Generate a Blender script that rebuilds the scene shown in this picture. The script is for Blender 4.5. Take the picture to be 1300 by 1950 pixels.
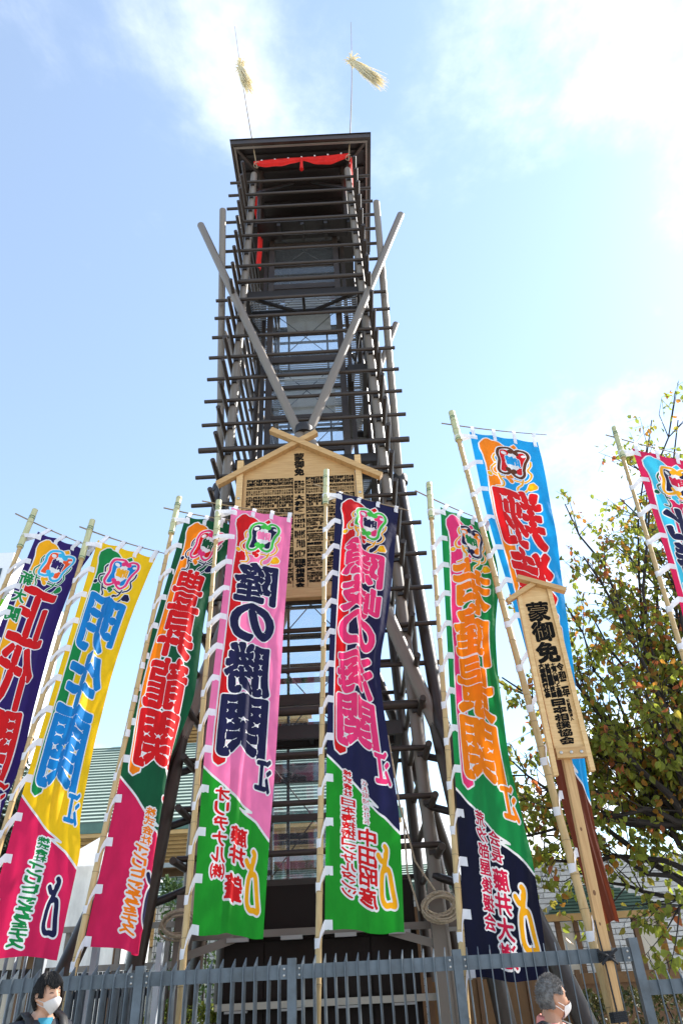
import bpy, bmesh, math, random
import numpy as np
from mathutils import Vector, Matrix, noise
from mathutils.geometry import delaunay_2d_cdt
random.seed(7); np.random.seed(7)
rad = math.radians
scn = bpy.context.scene
for o in list(bpy.data.objects): bpy.data.objects.remove(o)

# ------------------------------------------------------------------ camera
CAM_H = 1.55; PITCH = rad(35.0); ROLL = rad(3.0); FPX = 1300.0
cam = bpy.data.cameras.new('camera'); cam_o = bpy.data.objects.new('camera', cam)
scn.collection.objects.link(cam_o); scn.camera = cam_o
cam.sensor_fit = 'VERTICAL'; cam.sensor_height = 36.0; cam.lens = 36.0 * FPX / 1950.0
cam.clip_start = 0.05; cam.clip_end = 3000
fwd = Vector((0, math.cos(PITCH), math.sin(PITCH))); r0 = Vector((1, 0, 0)); u0 = r0.cross(fwd)
rgt = r0 * math.cos(ROLL) - u0 * math.sin(ROLL); upv = u0 * math.cos(ROLL) + r0 * math.sin(ROLL)
M = Matrix((rgt, upv, -fwd)).transposed().to_4x4(); M.translation = (0, 0, CAM_H)
cam_o.matrix_world = M
def at(px, py, Y):
    """photo pixel (1300x1950) -> world point on the vertical plane at distance Y"""
    d = fwd + rgt * ((px - 650) / FPX) - upv * ((py - 975) / FPX)
    p = d * (Y / d.y); p.z += CAM_H
    return p
LEAN = math.tan(rad(9.0))
def at_lean(px, py, dY=0.0):
    """photo pixel -> point on the plane of the banner poles, which lean away from the fence"""
    d = fwd + rgt * ((px - 650) / FPX) - upv * ((py - 975) / FPX)
    t = (7.8 + dY + LEAN * (CAM_H - 1.3)) / (d.y - LEAN * d.z)
    p = d * t; p.z += CAM_H
    return p

# ------------------------------------------------------------------ sky, sun, exposure
SUN_AZ, SUN_EL = rad(64), rad(42)
w = bpy.data.worlds.new('World'); scn.world = w; w.use_nodes = True
nt = w.node_tree; nt.nodes.clear()
def wn(t, **k):
    n = nt.nodes.new(t)
    for a, b in k.items(): setattr(n, a, b)
    return n
out = wn('ShaderNodeOutputWorld'); bg = wn('ShaderNodeBackground'); bg.inputs['Strength'].default_value = 0.15
sky = wn('ShaderNodeTexSky', sky_type='NISHITA', sun_disc=False, sun_elevation=SUN_EL, sun_rotation=SUN_AZ,
         air_density=1.0, dust_density=0.25, ozone_density=1.0, altitude=10)
tc = wn('ShaderNodeTexCoord')
def wmath(op, a, b=None, clamp=False):
    n = wn('ShaderNodeMath', operation=op, use_clamp=clamp)
    for i, x in enumerate((a, b)):
        if x is None: continue
        if isinstance(x, (int, float)): n.inputs[i].default_value = x
        else: nt.links.new(x, n.inputs[i])
    return n.outputs[0]
sep = wn('ShaderNodeSeparateXYZ'); nt.links.new(tc.outputs['Generated'], sep.inputs[0])
# cloud layer: project the view direction on a flat cloud deck, so clouds get thinner towards the horizon
zc = wmath('ADD', wmath('MAXIMUM', sep.outputs['Z'], 0.0), 0.22)
cx = wmath('DIVIDE', sep.outputs['X'], zc); cy = wmath('DIVIDE', sep.outputs['Y'], zc)
comb = wn('ShaderNodeCombineXYZ'); nt.links.new(cx, comb.inputs[0]); nt.links.new(cy, comb.inputs[1]); comb.inputs[2].default_value = 12.7
n1 = wn('ShaderNodeTexNoise'); n1.inputs['Scale'].default_value = 1.05; n1.inputs['Detail'].default_value = 9
n1.inputs['Roughness'].default_value = 0.61; n1.inputs['Distortion'].default_value = 0.25
nt.links.new(comb.outputs[0], n1.inputs['Vector'])
n2 = wn('ShaderNodeTexNoise'); n2.inputs['Scale'].default_value = 0.42; n2.inputs['Detail'].default_value = 3
nt.links.new(comb.outputs[0], n2.inputs['Vector'])
mixn = wmath('ADD', wmath('MULTIPLY', n1.outputs['Fac'], 0.62), wmath('MULTIPLY', n2.outputs['Fac'], 0.38))
# more cloud towards the sun side and low over the horizon
side = wmath('MULTIPLY', sep.outputs['X'], 0.10)
low = wmath('MULTIPLY', wmath('SUBTRACT', 0.45, sep.outputs['Z'], True), 0.06)
dens = wmath('ADD', wmath('ADD', mixn, side), low)
ramp = wn('ShaderNodeMapRange', interpolation_type='SMOOTHSTEP')
ramp.inputs['From Min'].default_value = 0.495; ramp.inputs['From Max'].default_value = 0.635
ramp.inputs['To Min'].default_value = 0.10; ramp.inputs['To Max'].default_value = 0.97
nt.links.new(dens, ramp.inputs['Value'])
cm = wn('ShaderNodeMix', data_type='RGBA'); nt.links.new(ramp.outputs[0], cm.inputs[0])
wb = wn('ShaderNodeMix', data_type='RGBA', blend_type='MULTIPLY'); wb.inputs[0].default_value = 1.0; wb.inputs[7].default_value = (0.91, 1.0, 0.985, 1)
nt.links.new(sky.outputs[0], wb.inputs[6]); nt.links.new(wb.outputs[2], cm.inputs[6]); cm.inputs[7].default_value = (6.6, 6.7, 6.95, 1)
nt.links.new(cm.outputs[2], bg.inputs['Color']); nt.links.new(bg.outputs[0], out.inputs[0])

sl = bpy.data.lights.new('sun', 'SUN'); sl.energy = 4.2; sl.angle = rad(0.53); sl.color = (1, 0.94, 0.86)
sun_o = bpy.data.objects.new('sun', sl); scn.collection.objects.link(sun_o)
sdir = Vector((math.sin(SUN_AZ) * math.cos(SUN_EL), math.cos(SUN_AZ) * math.cos(SUN_EL), math.sin(SUN_EL)))
sun_o.rotation_euler = sdir.to_track_quat('Z', 'Y').to_euler(); sun_o.location = sdir * 60
vs = scn.view_settings; vs.view_transform = 'Standard'; vs.look = 'None'; vs.gamma = 1; vs.use_curve_mapping = False
vs.exposure = 1.2
scn.cycles.use_denoising = True; scn.cycles.max_bounces = 8; scn.cycles.transparent_max_bounces = 16
scn.cycles.sample_clamp_indirect = 6

# ------------------------------------------------------------------ helpers: materials
def lin(c):
    return tuple((x / 12.92 if x <= 0.04045 else ((x + 0.055) / 1.055) ** 2.4) for x in c)
def srgb(r, g, b): return lin((r / 255, g / 255, b / 255))
def mat(name, col, rough=0.6, metal=0.0, spec=0.5, var=0.0, vscale=4.0, bump=0.0, bscale=30.0, stretch=None, col2=None, transl=0.0, rvar=0.0, detail=6):
    m = bpy.data.materials.new(name); m.use_nodes = True
    t = m.node_tree; b = t.nodes['Principled BSDF']; L = t.links
    b.inputs['Roughness'].default_value = rough; b.inputs['Metallic'].default_value = metal
    b.inputs['Specular IOR Level'].default_value = spec
    b.inputs['Base Color'].default_value = (*col, 1)
    csock = None
    if var or col2 or rvar or bump:
        c = t.nodes.new('ShaderNodeTexCoord'); mp = t.nodes.new('ShaderNodeMapping')
        L.new(c.outputs['Object'], mp.inputs[0])
        if stretch: mp.inputs['Scale'].default_value = stretch
    if var or col2:
        n = t.nodes.new('ShaderNodeTexNoise'); n.inputs['Scale'].default_value = vscale; n.inputs['Detail'].default_value = detail
        n.inputs['Roughness'].default_value = 0.6
        L.new(mp.outputs[0], n.inputs['Vector'])
        mr = t.nodes.new('ShaderNodeMapRange'); mr.inputs[1].default_value = 0.3; mr.inputs[2].default_value = 0.7
        L.new(n.outputs['Fac'], mr.inputs[0])
        mx = t.nodes.new('ShaderNodeMix'); mx.data_type = 'RGBA'; L.new(mr.outputs[0], mx.inputs[0])
        a = col; d = col2 if col2 else tuple(min(1, x * (1 + var)) for x in col)
        if not col2: a = tuple(x * (1 - var) for x in col)
        mx.inputs[6].default_value = (*a, 1); mx.inputs[7].default_value = (*d, 1)
        csock = mx.outputs[2]; L.new(csock, b.inputs['Base Color'])
        if rvar:
            m2 = t.nodes.new('ShaderNodeMapRange'); m2.inputs[3].default_value = max(0.02, rough - rvar); m2.inputs[4].default_value = min(1, rough + rvar)
            L.new(mr.outputs[0], m2.inputs[0]); L.new(m2.outputs[0], b.inputs['Roughness'])
    if bump:
        n = t.nodes.new('ShaderNodeTexNoise'); n.inputs['Scale'].default_value = bscale; n.inputs['Detail'].default_value = 4
        L.new(mp.outputs[0], n.inputs['Vector'])
        bp = t.nodes.new('ShaderNodeBump'); bp.inputs['Strength'].default_value = bump; bp.inputs['Distance'].default_value = 0.01
        L.new(n.outputs['Fac'], bp.inputs['Height']); L.new(bp.outputs[0], b.inputs['Normal'])
    if transl:
        tr = t.nodes.new('ShaderNodeBsdfTranslucent'); tr.inputs[0].default_value = (*col, 1)
        if csock: L.new(csock, tr.inputs[0])
        ms = t.nodes.new('ShaderNodeMixShader'); ms.inputs[0].default_value = transl
        o = t.nodes['Material Output']; L.new(b.outputs[0], ms.inputs[1]); L.new(tr.outputs[0], ms.inputs[2]); L.new(ms.outputs[0], o.inputs[0])
    return m
def cloth_mat(name, col, transl=0.35):
    """thin dyed cotton: weave bump, soft uneven dye, lets light through"""
    m = bpy.data.materials.new(name); m.use_nodes = True
    t = m.node_tree; L = t.links; b = t.nodes['Principled BSDF']; o = t.nodes['Material Output']
    b.inputs['Roughness'].default_value = 0.72; b.inputs['Specular IOR Level'].default_value = 0.22
    b.inputs['Sheen Weight'].default_value = 0.06
    c = t.nodes.new('ShaderNodeTexCoord'); mp = t.nodes.new('ShaderNodeMapping'); L.new(c.outputs['Object'], mp.inputs[0]); mp.inputs['Scale'].default_value = (3, 3, 1.2)
    n = t.nodes.new('ShaderNodeTexNoise'); n.inputs['Scale'].default_value = 3.0; n.inputs['Detail'].default_value = 8; L.new(mp.outputs[0], n.inputs['Vector'])
    mr = t.nodes.new('ShaderNodeMapRange'); mr.inputs[1].default_value = 0.3; mr.inputs[2].default_value = 0.7; L.new(n.outputs['Fac'], mr.inputs[0])
    mx = t.nodes.new('ShaderNodeMix'); mx.data_type = 'RGBA'; L.new(mr.outputs[0], mx.inputs[0])
    mx.inputs[6].default_value = (*[x * 0.9 for x in col], 1); mx.inputs[7].default_value = (*[min(1, x * 1.08) for x in col], 1)
    L.new(mx.outputs[2], b.inputs['Base Color'])
    wv = t.nodes.new('ShaderNodeTexNoise'); wv.inputs['Scale'].default_value = 14; wv.inputs['Detail'].default_value = 3; L.new(c.outputs['Object'], wv.inputs['Vector'])
    bp = t.nodes.new('ShaderNodeBump'); bp.inputs['Strength'].default_value = 0.25; bp.inputs['Distance'].default_value = 0.02
    L.new(wv.outputs['Fac'], bp.inputs['Height']); L.new(bp.outputs[0], b.inputs['Normal'])
    tr = t.nodes.new('ShaderNodeBsdfTranslucent'); L.new(mx.outputs[2], tr.inputs[0])
    ms = t.nodes.new('ShaderNodeMixShader'); ms.inputs[0].default_value = transl
    L.new(b.outputs[0], ms.inputs[1]); L.new(tr.outputs[0], ms.inputs[2]); L.new(ms.outputs[0], o.inputs[0])
    return m
def glass_mat(name, tint, refl=0.12, dirt=0.0):
    m = bpy.data.materials.new(name); m.use_nodes = True
    t = m.node_tree; t.nodes.clear(); L = t.links
    o = t.nodes.new('ShaderNodeOutputMaterial'); tp = t.nodes.new('ShaderNodeBsdfTransparent'); tp.inputs[0].default_value = (*tint, 1)
    g = t.nodes.new('ShaderNodeBsdfGlossy'); g.inputs['Roughness'].default_value = 0.03
    lw = t.nodes.new('ShaderNodeLayerWeight'); lw.inputs[0].default_value = .5; pw = t.nodes.new('ShaderNodeMath'); pw.operation = 'POWER'; L.new(lw.outputs['Facing'], pw.inputs[0]); pw.inputs[1].default_value = 4
    fr = t.nodes.new('ShaderNodeMath'); fr.operation = 'MULTIPLY_ADD'; L.new(pw.outputs[0], fr.inputs[0]); fr.inputs[1].default_value = .7; fr.inputs[2].default_value = .05
    ms = t.nodes.new('ShaderNodeMixShader'); L.new(fr.outputs[0], ms.inputs[0]); L.new(tp.outputs[0], ms.inputs[1]); L.new(g.outputs[0], ms.inputs[2])
    df = t.nodes.new('ShaderNodeBsdfDiffuse'); df.inputs[0].default_value = (0.5, 0.52, 0.52, 1)
    m2 = t.nodes.new('ShaderNodeMixShader'); m2.inputs[0].default_value = dirt
    L.new(ms.outputs[0], m2.inputs[1]); L.new(df.outputs[0], m2.inputs[2]); L.new(m2.outputs[0], o.inputs[0])
    return m

# ------------------------------------------------------------------ helpers: objects
C = scn.collection
def empty(name, loc=(0, 0, 0)):
    o = bpy.data.objects.new(name, None); C.objects.link(o); o.location = loc; o.empty_display_size = 0.2
    return o
def tag(o, label=None, cat=None, group=None, kind=None):
    if label: o['label'] = label
    if cat: o['category'] = cat
    if group: o['group'] = group
    if kind: o['kind'] = kind
    return o
def origin(parent):
    v = Vector((0, 0, 0))
    while parent is not None:
        v += parent.location; parent = parent.parent
    return v
def link_mesh(name, me, parent=None):
    o = bpy.data.objects.new(name, me); C.objects.link(o)
    if parent is not None: o.parent = parent
    return o
def mesh_obj(name, verts, faces, material, parent=None, smooth=False, mats=None, midx=None):
    """verts in world coordinates; becomes one mesh object (child of parent)"""
    og = origin(parent)
    me = bpy.data.meshes.new(name)
    me.from_pydata([tuple(Vector(v) - og) for v in verts], [], faces)
    for m in (mats or [material]): me.materials.append(m)
    if midx is not None: me.polygons.foreach_set('material_index', midx)
    if smooth: me.polygons.foreach_set('use_smooth', [True] * len(me.polygons))
    me.update()
    return link_mesh(name, me, parent)
class MB:
    """collects boxes, tubes and polygons into one mesh (one part)"""
    def __init__(s): s.v = []; s.f = []
    def add(s, vs, fs):
        b = len(s.v); s.v += [tuple(v) for v in vs]; s.f += [tuple(i + b for i in f) for f in fs]; return s
    def box(s, x0, x1, y0, y1, z0, z1):
        return s.add([(x0, y0, z0), (x1, y0, z0), (x1, y1, z0), (x0, y1, z0), (x0, y0, z1), (x1, y0, z1), (x1, y1, z1), (x0, y1, z1)],
                     [(0, 3, 2, 1), (4, 5, 6, 7), (0, 1, 5, 4), (1, 2, 6, 5), (2, 3, 7, 6), (3, 0, 4, 7)])
    def bar(s, a, b, w, d, up=(0, 0, 1), ch=0.0):
        """rectangular bar from a to b; w across, d along up"""
        a = Vector(a); b = Vector(b); t = (b - a).normalized(); up = Vector(up)
        if abs(t.dot(up)) > 0.98: up = Vector((0, 1, 0))
        x = t.cross(up).normalized(); y = x.cross(t).normalized()
        q = [(-w / 2, -d / 2), (w / 2, -d / 2), (w / 2, d / 2), (-w / 2, d / 2)]
        vs = [a + x * i + y * j for i, j in q] + [b + x * i + y * j for i, j in q]
        return s.add(vs, [(0, 1, 2, 3), (7, 6, 5, 4), (0, 4, 5, 1), (1, 5, 6, 2), (2, 6, 7, 3), (3, 7, 4, 0)])
    def tube(s, pts, radii, n=12, caps=True):
        pts = [Vector(p) for p in pts]
        if isinstance(radii, (int, float)): radii = [radii] * len(pts)
        t0 = (pts[1] - pts[0]).normalized(); ref = Vector((0, 0, 1)) if abs(t0.z) < 0.9 else Vector((0, 1, 0))
        x = t0.cross(ref).normalized(); rings = []; base = len(s.v); vs = []
        for i, p in enumerate(pts):
            t = (pts[min(i + 1, len(pts) - 1)] - pts[max(i - 1, 0)]).normalized()
            x = (x - t * x.dot(t)).normalized(); y = t.cross(x)
            vs += [p + (x * math.cos(2 * math.pi * k / n) + y * math.sin(2 * math.pi * k / n)) * radii[i] for k in range(n)]
        fs = []
        for i in range(len(pts) - 1):
            for k in range(n):
                k2 = (k + 1) % n; fs.append((i * n + k, i * n + k2, (i + 1) * n + k2, (i + 1) * n + k))
        if caps:
            fs.append(tuple(range(n - 1, -1, -1))); fs.append(tuple((len(pts) - 1) * n + k for k in range(n)))
        return s.add(vs, fs)
    def prism(s, poly, y0, y1):
        """polygon of (x, z) extruded along y"""
        n = len(poly); vs = [(x, y0, z) for x, z in poly] + [(x, y1, z) for x, z in poly]
        return s.add(vs, [tuple(range(n)), tuple(range(2 * n - 1, n - 1, -1))] + [(i, i + n, (i + 1) % n + n, (i + 1) % n) for i in range(n)])
    def obj(s, name, m, parent=None, smooth=False):
        o = mesh_obj(name, s.v, s.f, m, parent, smooth)
        if smooth: auto_smooth(o)
        return o
def auto_smooth(o, ang=0.7):
    me = o.data; bm = bmesh.new(); bm.from_mesh(me)
    for e in bm.edges:
        if len(e.link_faces) == 2 and e.calc_face_angle(0) > ang: e.smooth = False
    bm.to_mesh(me); bm.free()
# shared unit shapes
def unit_cyl(name, n, m, bevel=0.0):
    mb = MB(); 
    if bevel: mb.tube([(0, 0, 0), (0, 0, .002), (0, 0, .998), (0, 0, 1)], [1 - bevel, 1, 1, 1 - bevel], n)
    else: mb.tube([(0, 0, 0), (0, 0, 1)], 1.0, n)
    me = bpy.data.meshes.new(name); me.from_pydata(mb.v, [], mb.f); me.materials.append(m)
    bm = bmesh.new(); bm.from_mesh(me)
    for f in bm.faces: f.smooth = len(f.verts) == 4
    for e in bm.edges:
        if any(len(f.verts) != 4 for f in e.link_faces): e.smooth = False
    bm.to_mesh(me); bm.free()
    return me
def rod(name, me, a, b, r, parent):
    """a straight pipe that shares its mesh with all other pipes"""
    a = Vector(a); b = Vector(b); d = b - a
    q = d.to_track_quat('Z', 'Y').to_matrix().to_4x4()
    Mx = Matrix.Translation(a - origin(parent)) @ q @ Matrix.Diagonal((r, r, d.length, 1))
    o = link_mesh(name, me, parent); o.matrix_local = Mx
    return o
def unit_box(name, m, bevel=0.0):
    mb = MB().box(-.5, .5, -.5, .5, -.5, .5)
    me = bpy.data.meshes.new(name); me.from_pydata(mb.v, [], mb.f); me.materials.append(m); return me
def block(name, me, c, s, parent, rot=None):
    o = link_mesh(name, me, parent)
    Mx = Matrix.Translation(Vector(c) - origin(parent))
    if rot is not None: Mx = Mx @ rot.to_4x4()
    o.matrix_local = Mx @ Matrix.Diagonal((*s, 1)); return o

# ------------------------------------------------------------------ materials
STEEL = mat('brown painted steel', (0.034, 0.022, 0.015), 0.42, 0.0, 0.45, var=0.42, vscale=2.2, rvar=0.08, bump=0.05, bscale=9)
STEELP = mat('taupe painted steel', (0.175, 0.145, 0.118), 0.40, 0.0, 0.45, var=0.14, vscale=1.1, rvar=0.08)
STEELD = mat('dark brown steel', (0.016, 0.011, 0.008), 0.45, var=0.2, vscale=2)
PANEL = mat('dark brown panel', (0.012, 0.007, 0.005), 0.65, 0.0, 0.2, var=0.2, vscale=2, rvar=0.1)
RUST = mat('rust spot', (0.10, 0.018, 0.010), 0.8)
GALV = mat('galvanised grating', (0.32, 0.32, 0.31), 0.5, 0.4)
PEWTER = mat('brushed metal trim', (0.30, 0.27, 0.24), 0.35, 0.7)
FENCE = mat('blue grey fence paint', (0.088, 0.108, 0.125), 0.5, 0.0, 0.45, var=0.38, vscale=5, bump=0.08, bscale=40, rvar=0.1)
WOOD = mat('planed cedar', (0.70, 0.465, 0.215), 0.55, col2=(0.56, 0.335, 0.13), vscale=5, stretch=(1.2, 1.2, 9), bump=0.06)
WOODH = mat('planed cedar boards', (0.56, 0.345, 0.14), 0.55, col2=(0.41, 0.225, 0.08), vscale=4, stretch=(0.7, 1, 11), bump=0.05)
PINE = mat('rough pine post', (0.56, 0.345, 0.15), 0.65, col2=(0.42, 0.23, 0.09), vscale=4, stretch=(14, 14, 0.7), bump=0.15, bscale=20)
KNOT = mat('pine knot', (0.16, 0.07, 0.025), 0.7)
BAMBOO = mat('dry bamboo', (0.52, 0.355, 0.155), 0.45, col2=(0.40, 0.25, 0.095), vscale=5, stretch=(6, 6, 0.8), spec=0.5)
BAMBOOG = mat('pale green bamboo', (0.53, 0.50, 0.28), 0.40, col2=(0.40, 0.40, 0.20), vscale=5, stretch=(6, 6, 0.8))
BAMBOON = mat('bamboo node', (0.26, 0.175, 0.08), 0.6)
TWIG = mat('thin cane', (0.24, 0.17, 0.095), 0.55, var=0.2, vscale=8)
WIREG = mat('green binding wire', (0.015, 0.12, 0.06), 0.4)
WHITEC = cloth_mat('white cotton tape', (0.80, 0.78, 0.80), 0.25)
INK = mat('black brush ink', (0.008, 0.0075, 0.007), 0.9, 0.0, 0.08)
ROPE = mat('hemp rope', (0.36, 0.29, 0.20), 0.85, var=0.3, vscale=40, bump=0.4, bscale=120)
ROPEK = mat('black rope', (0.012, 0.012, 0.014), 0.8, bump=0.3, bscale=90)
RED = cloth_mat('scarlet cloth', (0.68, 0.018, 0.012), 0.25)
BOLT = mat('zinc bolt', (0.45, 0.43, 0.40), 0.35, 0.8)
CREAM = mat('cream flax', (0.88, 0.80, 0.60), 0.8, var=0.15, vscale=20, transl=0.5)
GLASS = glass_mat('clear lift glass', (0.94, 0.96, 0.97), dirt=0.035)
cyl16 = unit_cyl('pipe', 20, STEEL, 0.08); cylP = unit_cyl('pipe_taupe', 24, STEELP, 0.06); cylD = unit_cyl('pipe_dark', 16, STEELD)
boxS = unit_box('steel_box', STEEL); boxD = unit_box('dark_box', STEELD); boxG = unit_box('grating_bar', GALV); boxP = unit_box('panel_box', PANEL)

# ================================================================== ground
def sheet(name, x0, x1, y0, y1, z, m, nx=1, ny=1):
    o = mesh_obj(name, [(x0, y0, z), (x1, y0, z), (x1, y1, z), (x0, y1, z)], [(0, 1, 2, 3)], m)
    return tag(o, kind='structure')
PAVE = mat('pale paving', (0.34, 0.32, 0.29), 0.85, var=0.2, vscale=0.8, bump=0.1, bscale=8)
YARD = mat('grey yard concrete', (0.36, 0.355, 0.34), 0.85, var=0.15, vscale=0.5, bump=0.1, bscale=6)
sheet('ground', -900, 900, -900, 1500, -0.004, YARD)
sheet('pavement', -40, 40, -6, 7.3, 0.0, PAVE)

# ================================================================== drum tower
AX = -0.70; YF, YR = 11.15, 14.15; YC = 12.65
tower = tag(empty('drum_tower', (AX, YC, 0)), 'tall dark brown steel drum tower of stacked pipes with a flat roof', 'tower')
def hw(z): return 1.63 - (z - 11) * 0.018
for s in (-1, 1):
    for Y in (YF, YR):
        ztop = 22.15 if Y == YF else 22.6
        dy = 0.0
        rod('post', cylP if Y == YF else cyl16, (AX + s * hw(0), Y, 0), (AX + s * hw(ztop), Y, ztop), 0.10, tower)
ZB = [21.47, 20.79, 20.1, 19.42, 18.74, 18.05, 17.36, 16.70, 15.98, 15.3, 14.59, 13.88, 13.16, 12.46, 11.75, 11.03, 10.31, 9.6, 8.9, 8.2, 7.48, 6.76, 6.03, 5.33, 4.63, 3.91, 3.23]
for i, z in enumerate(ZB):
    h = 2.25 - (z - 9.6) * 0.0145
    if z < 5.5: h = 1.93
    r = 0.043; j = random.uniform(-.015, .015)
    if z in (16.70, 11.03, 5.33): r = 0.062
    if z == 16.70: h = 1.62
    if z == 5.33: r = 0.075
    rod('crossbar', cyl16, (AX - 0.02 - h + j, 11.0, z - .012), (AX - 0.02 + h + j, 11.0, z + .012), r, tower)
    rod('crossbar', cyl16, (AX - hw(z) - .25, 14.30, z), (AX + hw(z) + .25, 14.30, z), 0.043, tower)
    if z > 3:
        zs = z - 0.125
        for s in (-1, 1):
            x = AX - 0.01 + s * (1.75 - (z - 11) * 0.012)
            rod('side_bar', cyl16, (x, 10.32 + random.uniform(-.02, .02), zs), (x, 14.95, zs), 0.05, tower)
    # clamp brackets where the bar crosses the posts
    for s in (-1, 1):
        block('clamp', boxD, (AX + s * hw(z), 11.05, z - .085), (.11, .09, .06), tower)
# crossed raking poles on the four faces: V above the knot, inverted V below it
ZK = 11.22
def face_x(P, out, lat, spread_t, spread_b, ztop=19.0, foot=None, taupe=True):
    """P knot point; lat = lateral unit vector in the face; out = outward unit vector"""
    P = Vector(P)
    for s in (-1, 1):
        top = P + lat * (s * spread_t) + Vector((0, 0, ztop - P.z))
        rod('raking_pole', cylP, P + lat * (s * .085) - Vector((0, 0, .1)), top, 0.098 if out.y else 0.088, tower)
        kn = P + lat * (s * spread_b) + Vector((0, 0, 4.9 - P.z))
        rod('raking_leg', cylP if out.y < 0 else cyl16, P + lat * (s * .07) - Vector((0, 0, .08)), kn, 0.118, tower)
        ft = foot(s, kn)
        mb = MB().tube([kn + (P - kn).normalized() * .05, kn, ft], [.118, .12, .125], 20, True)
        o = mb.obj('raking_leg', STEEL, tower, True)
    mb = MB().tube([P + Vector((0, 0, .10)), P + Vector((0, 0, .03)), P - Vector((0, 0, .03)), P - Vector((0, 0, .10))], [.185, .2, .2, .19], 24)
    mb.obj('knot_collar', STEELD, tower, True)
X1, Y1 = Vector((1, 0, 0)), Vector((0, 1, 0))
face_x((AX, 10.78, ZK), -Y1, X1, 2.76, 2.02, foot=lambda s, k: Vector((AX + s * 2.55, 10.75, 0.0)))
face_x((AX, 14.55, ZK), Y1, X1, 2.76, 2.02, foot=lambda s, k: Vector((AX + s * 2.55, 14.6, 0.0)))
face_x((AX + 2.08, YC, ZK), X1, Y1, 2.28, 2.0, foot=lambda s, k: Vector((AX + 3.45, YC + s * 3.3, 0.0)))
face_x((AX - 2.08, YC, ZK), -X1, Y1, 2.28, 2.0, foot=lambda s, k: Vector((AX - 3.45, YC + s * 3.3, 0.0)))
# short stubs that tie the legs to the posts low down
for s in (-1, 1):
    for z in (2.6, 3.55, 4.3):
        rod('leg_tie', cylD, (AX + s * (1.75), 11.1, z + .25), (AX + s * (2.35), 10.8, z), 0.055, tower)
# rust spots on the left leg
rs = MB()
for k in range(9):
    t = random.uniform(.35, .85); p = Vector((AX - 2.02, 10.78, 4.9)).lerp(Vector((AX - 2.55, 10.75, 0)), t)
    a = random.uniform(-.8, .8); c = p + Vector((math.sin(a) * .1225, -math.cos(a) * .1225, 0)); n = (c - p).normalized(); n.z = 0
    x = Vector((0, 0, 1)).cross(n).normalized(); rr = random.uniform(.008, .02)
    rs.add([c + n * .002 + (x * math.cos(q) * rr + Vector((0, 0, 1)) * math.sin(q) * rr * random.uniform(1, 2.2)) for q in np.linspace(0, 6.28, 7)[:-1]], [tuple(range(6))])
rs.obj('rust_spot', RUST, tower)

# lift shaft
shaft = MB()
SX, SY0, SY1 = 0.92, 11.92, 13.5
for s in (-1, 1):
    for Y in (SY0, SY1):
        shaft.box(AX + s * SX - .075, AX + s * SX + .075, Y - .06, Y + .06, 0, 20.6)
    shaft.box(AX + s * (SX + .20) - .05, AX + s * (SX + .20) + .05, SY0 + .18, SY0 + .30, 0, 20.6)
shaft = shaft.obj('lift_shaft', STEEL, tower)
zl = 2.9; k = 0
levels = []
while zl < 20.0:
    levels.append(zl); zl += 0.98
for k, z in enumerate(levels):
    thick = .10 if k % 3 else .20
    for Y in (SY0, SY1):
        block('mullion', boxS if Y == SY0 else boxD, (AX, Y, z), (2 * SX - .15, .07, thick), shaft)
    for s in (-1, 1):
        block('mullion', boxS, (AX + s * SX, (SY0 + SY1) / 2, z), (.07, SY1 - SY0 - .12, thick), shaft)
    if k + 1 < len(levels):
        z2 = levels[k + 1]
        for Y in (SY0 + .012, SY1):
            block('pane', unit_box('pane_%s' % Y, GLASS) if k == 0 else PANES[Y], (AX, Y, (z + z2) / 2), (2 * SX - .15, .012, z2 - z - thick * .5 - .06), shaft) if k else None
            if k == 0:
                PANES = globals().setdefault('PANES', {}); PANES[Y] = unit_box('pane', GLASS)
                block('pane', PANES[Y], (AX, Y, (z + z2) / 2), (2 * SX - .15, .012, z2 - z - .16), shaft)
        if k % 2 == 0:
            za, zb = z, min(z + 1.96, 20.2)
            for s in (-1, 1):
                rod('tie_rod', cylD, (AX + s * (SX - .1), SY0 + .12, za), (AX - s * (SX - .1), SY0 + .12, zb), .010, shaft)
# lift car guide rails and a counterweight inside the shaft
for s in (-1, 1):
    block('guide_rail', boxD, (AX + s * .55, SY1 - .25, 10.3), (.05, .08, 20), shaft)
CARW = mat('lift car panel', (0.42, 0.42, 0.40), 0.5, var=0.1)
boxC = unit_box('car_box', CARW)
block('lift_car', boxC, (AX + .05, 12.75, 14.15), (1.25, .9, .75), shaft)
block('lift_car', boxD, (AX + .05, 12.75, 14.62), (1.3, .95, .14), shaft)
block('lift_car', boxC, (AX + .05, 12.75, 17.6), (1.25, .9, .9), shaft)

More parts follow.
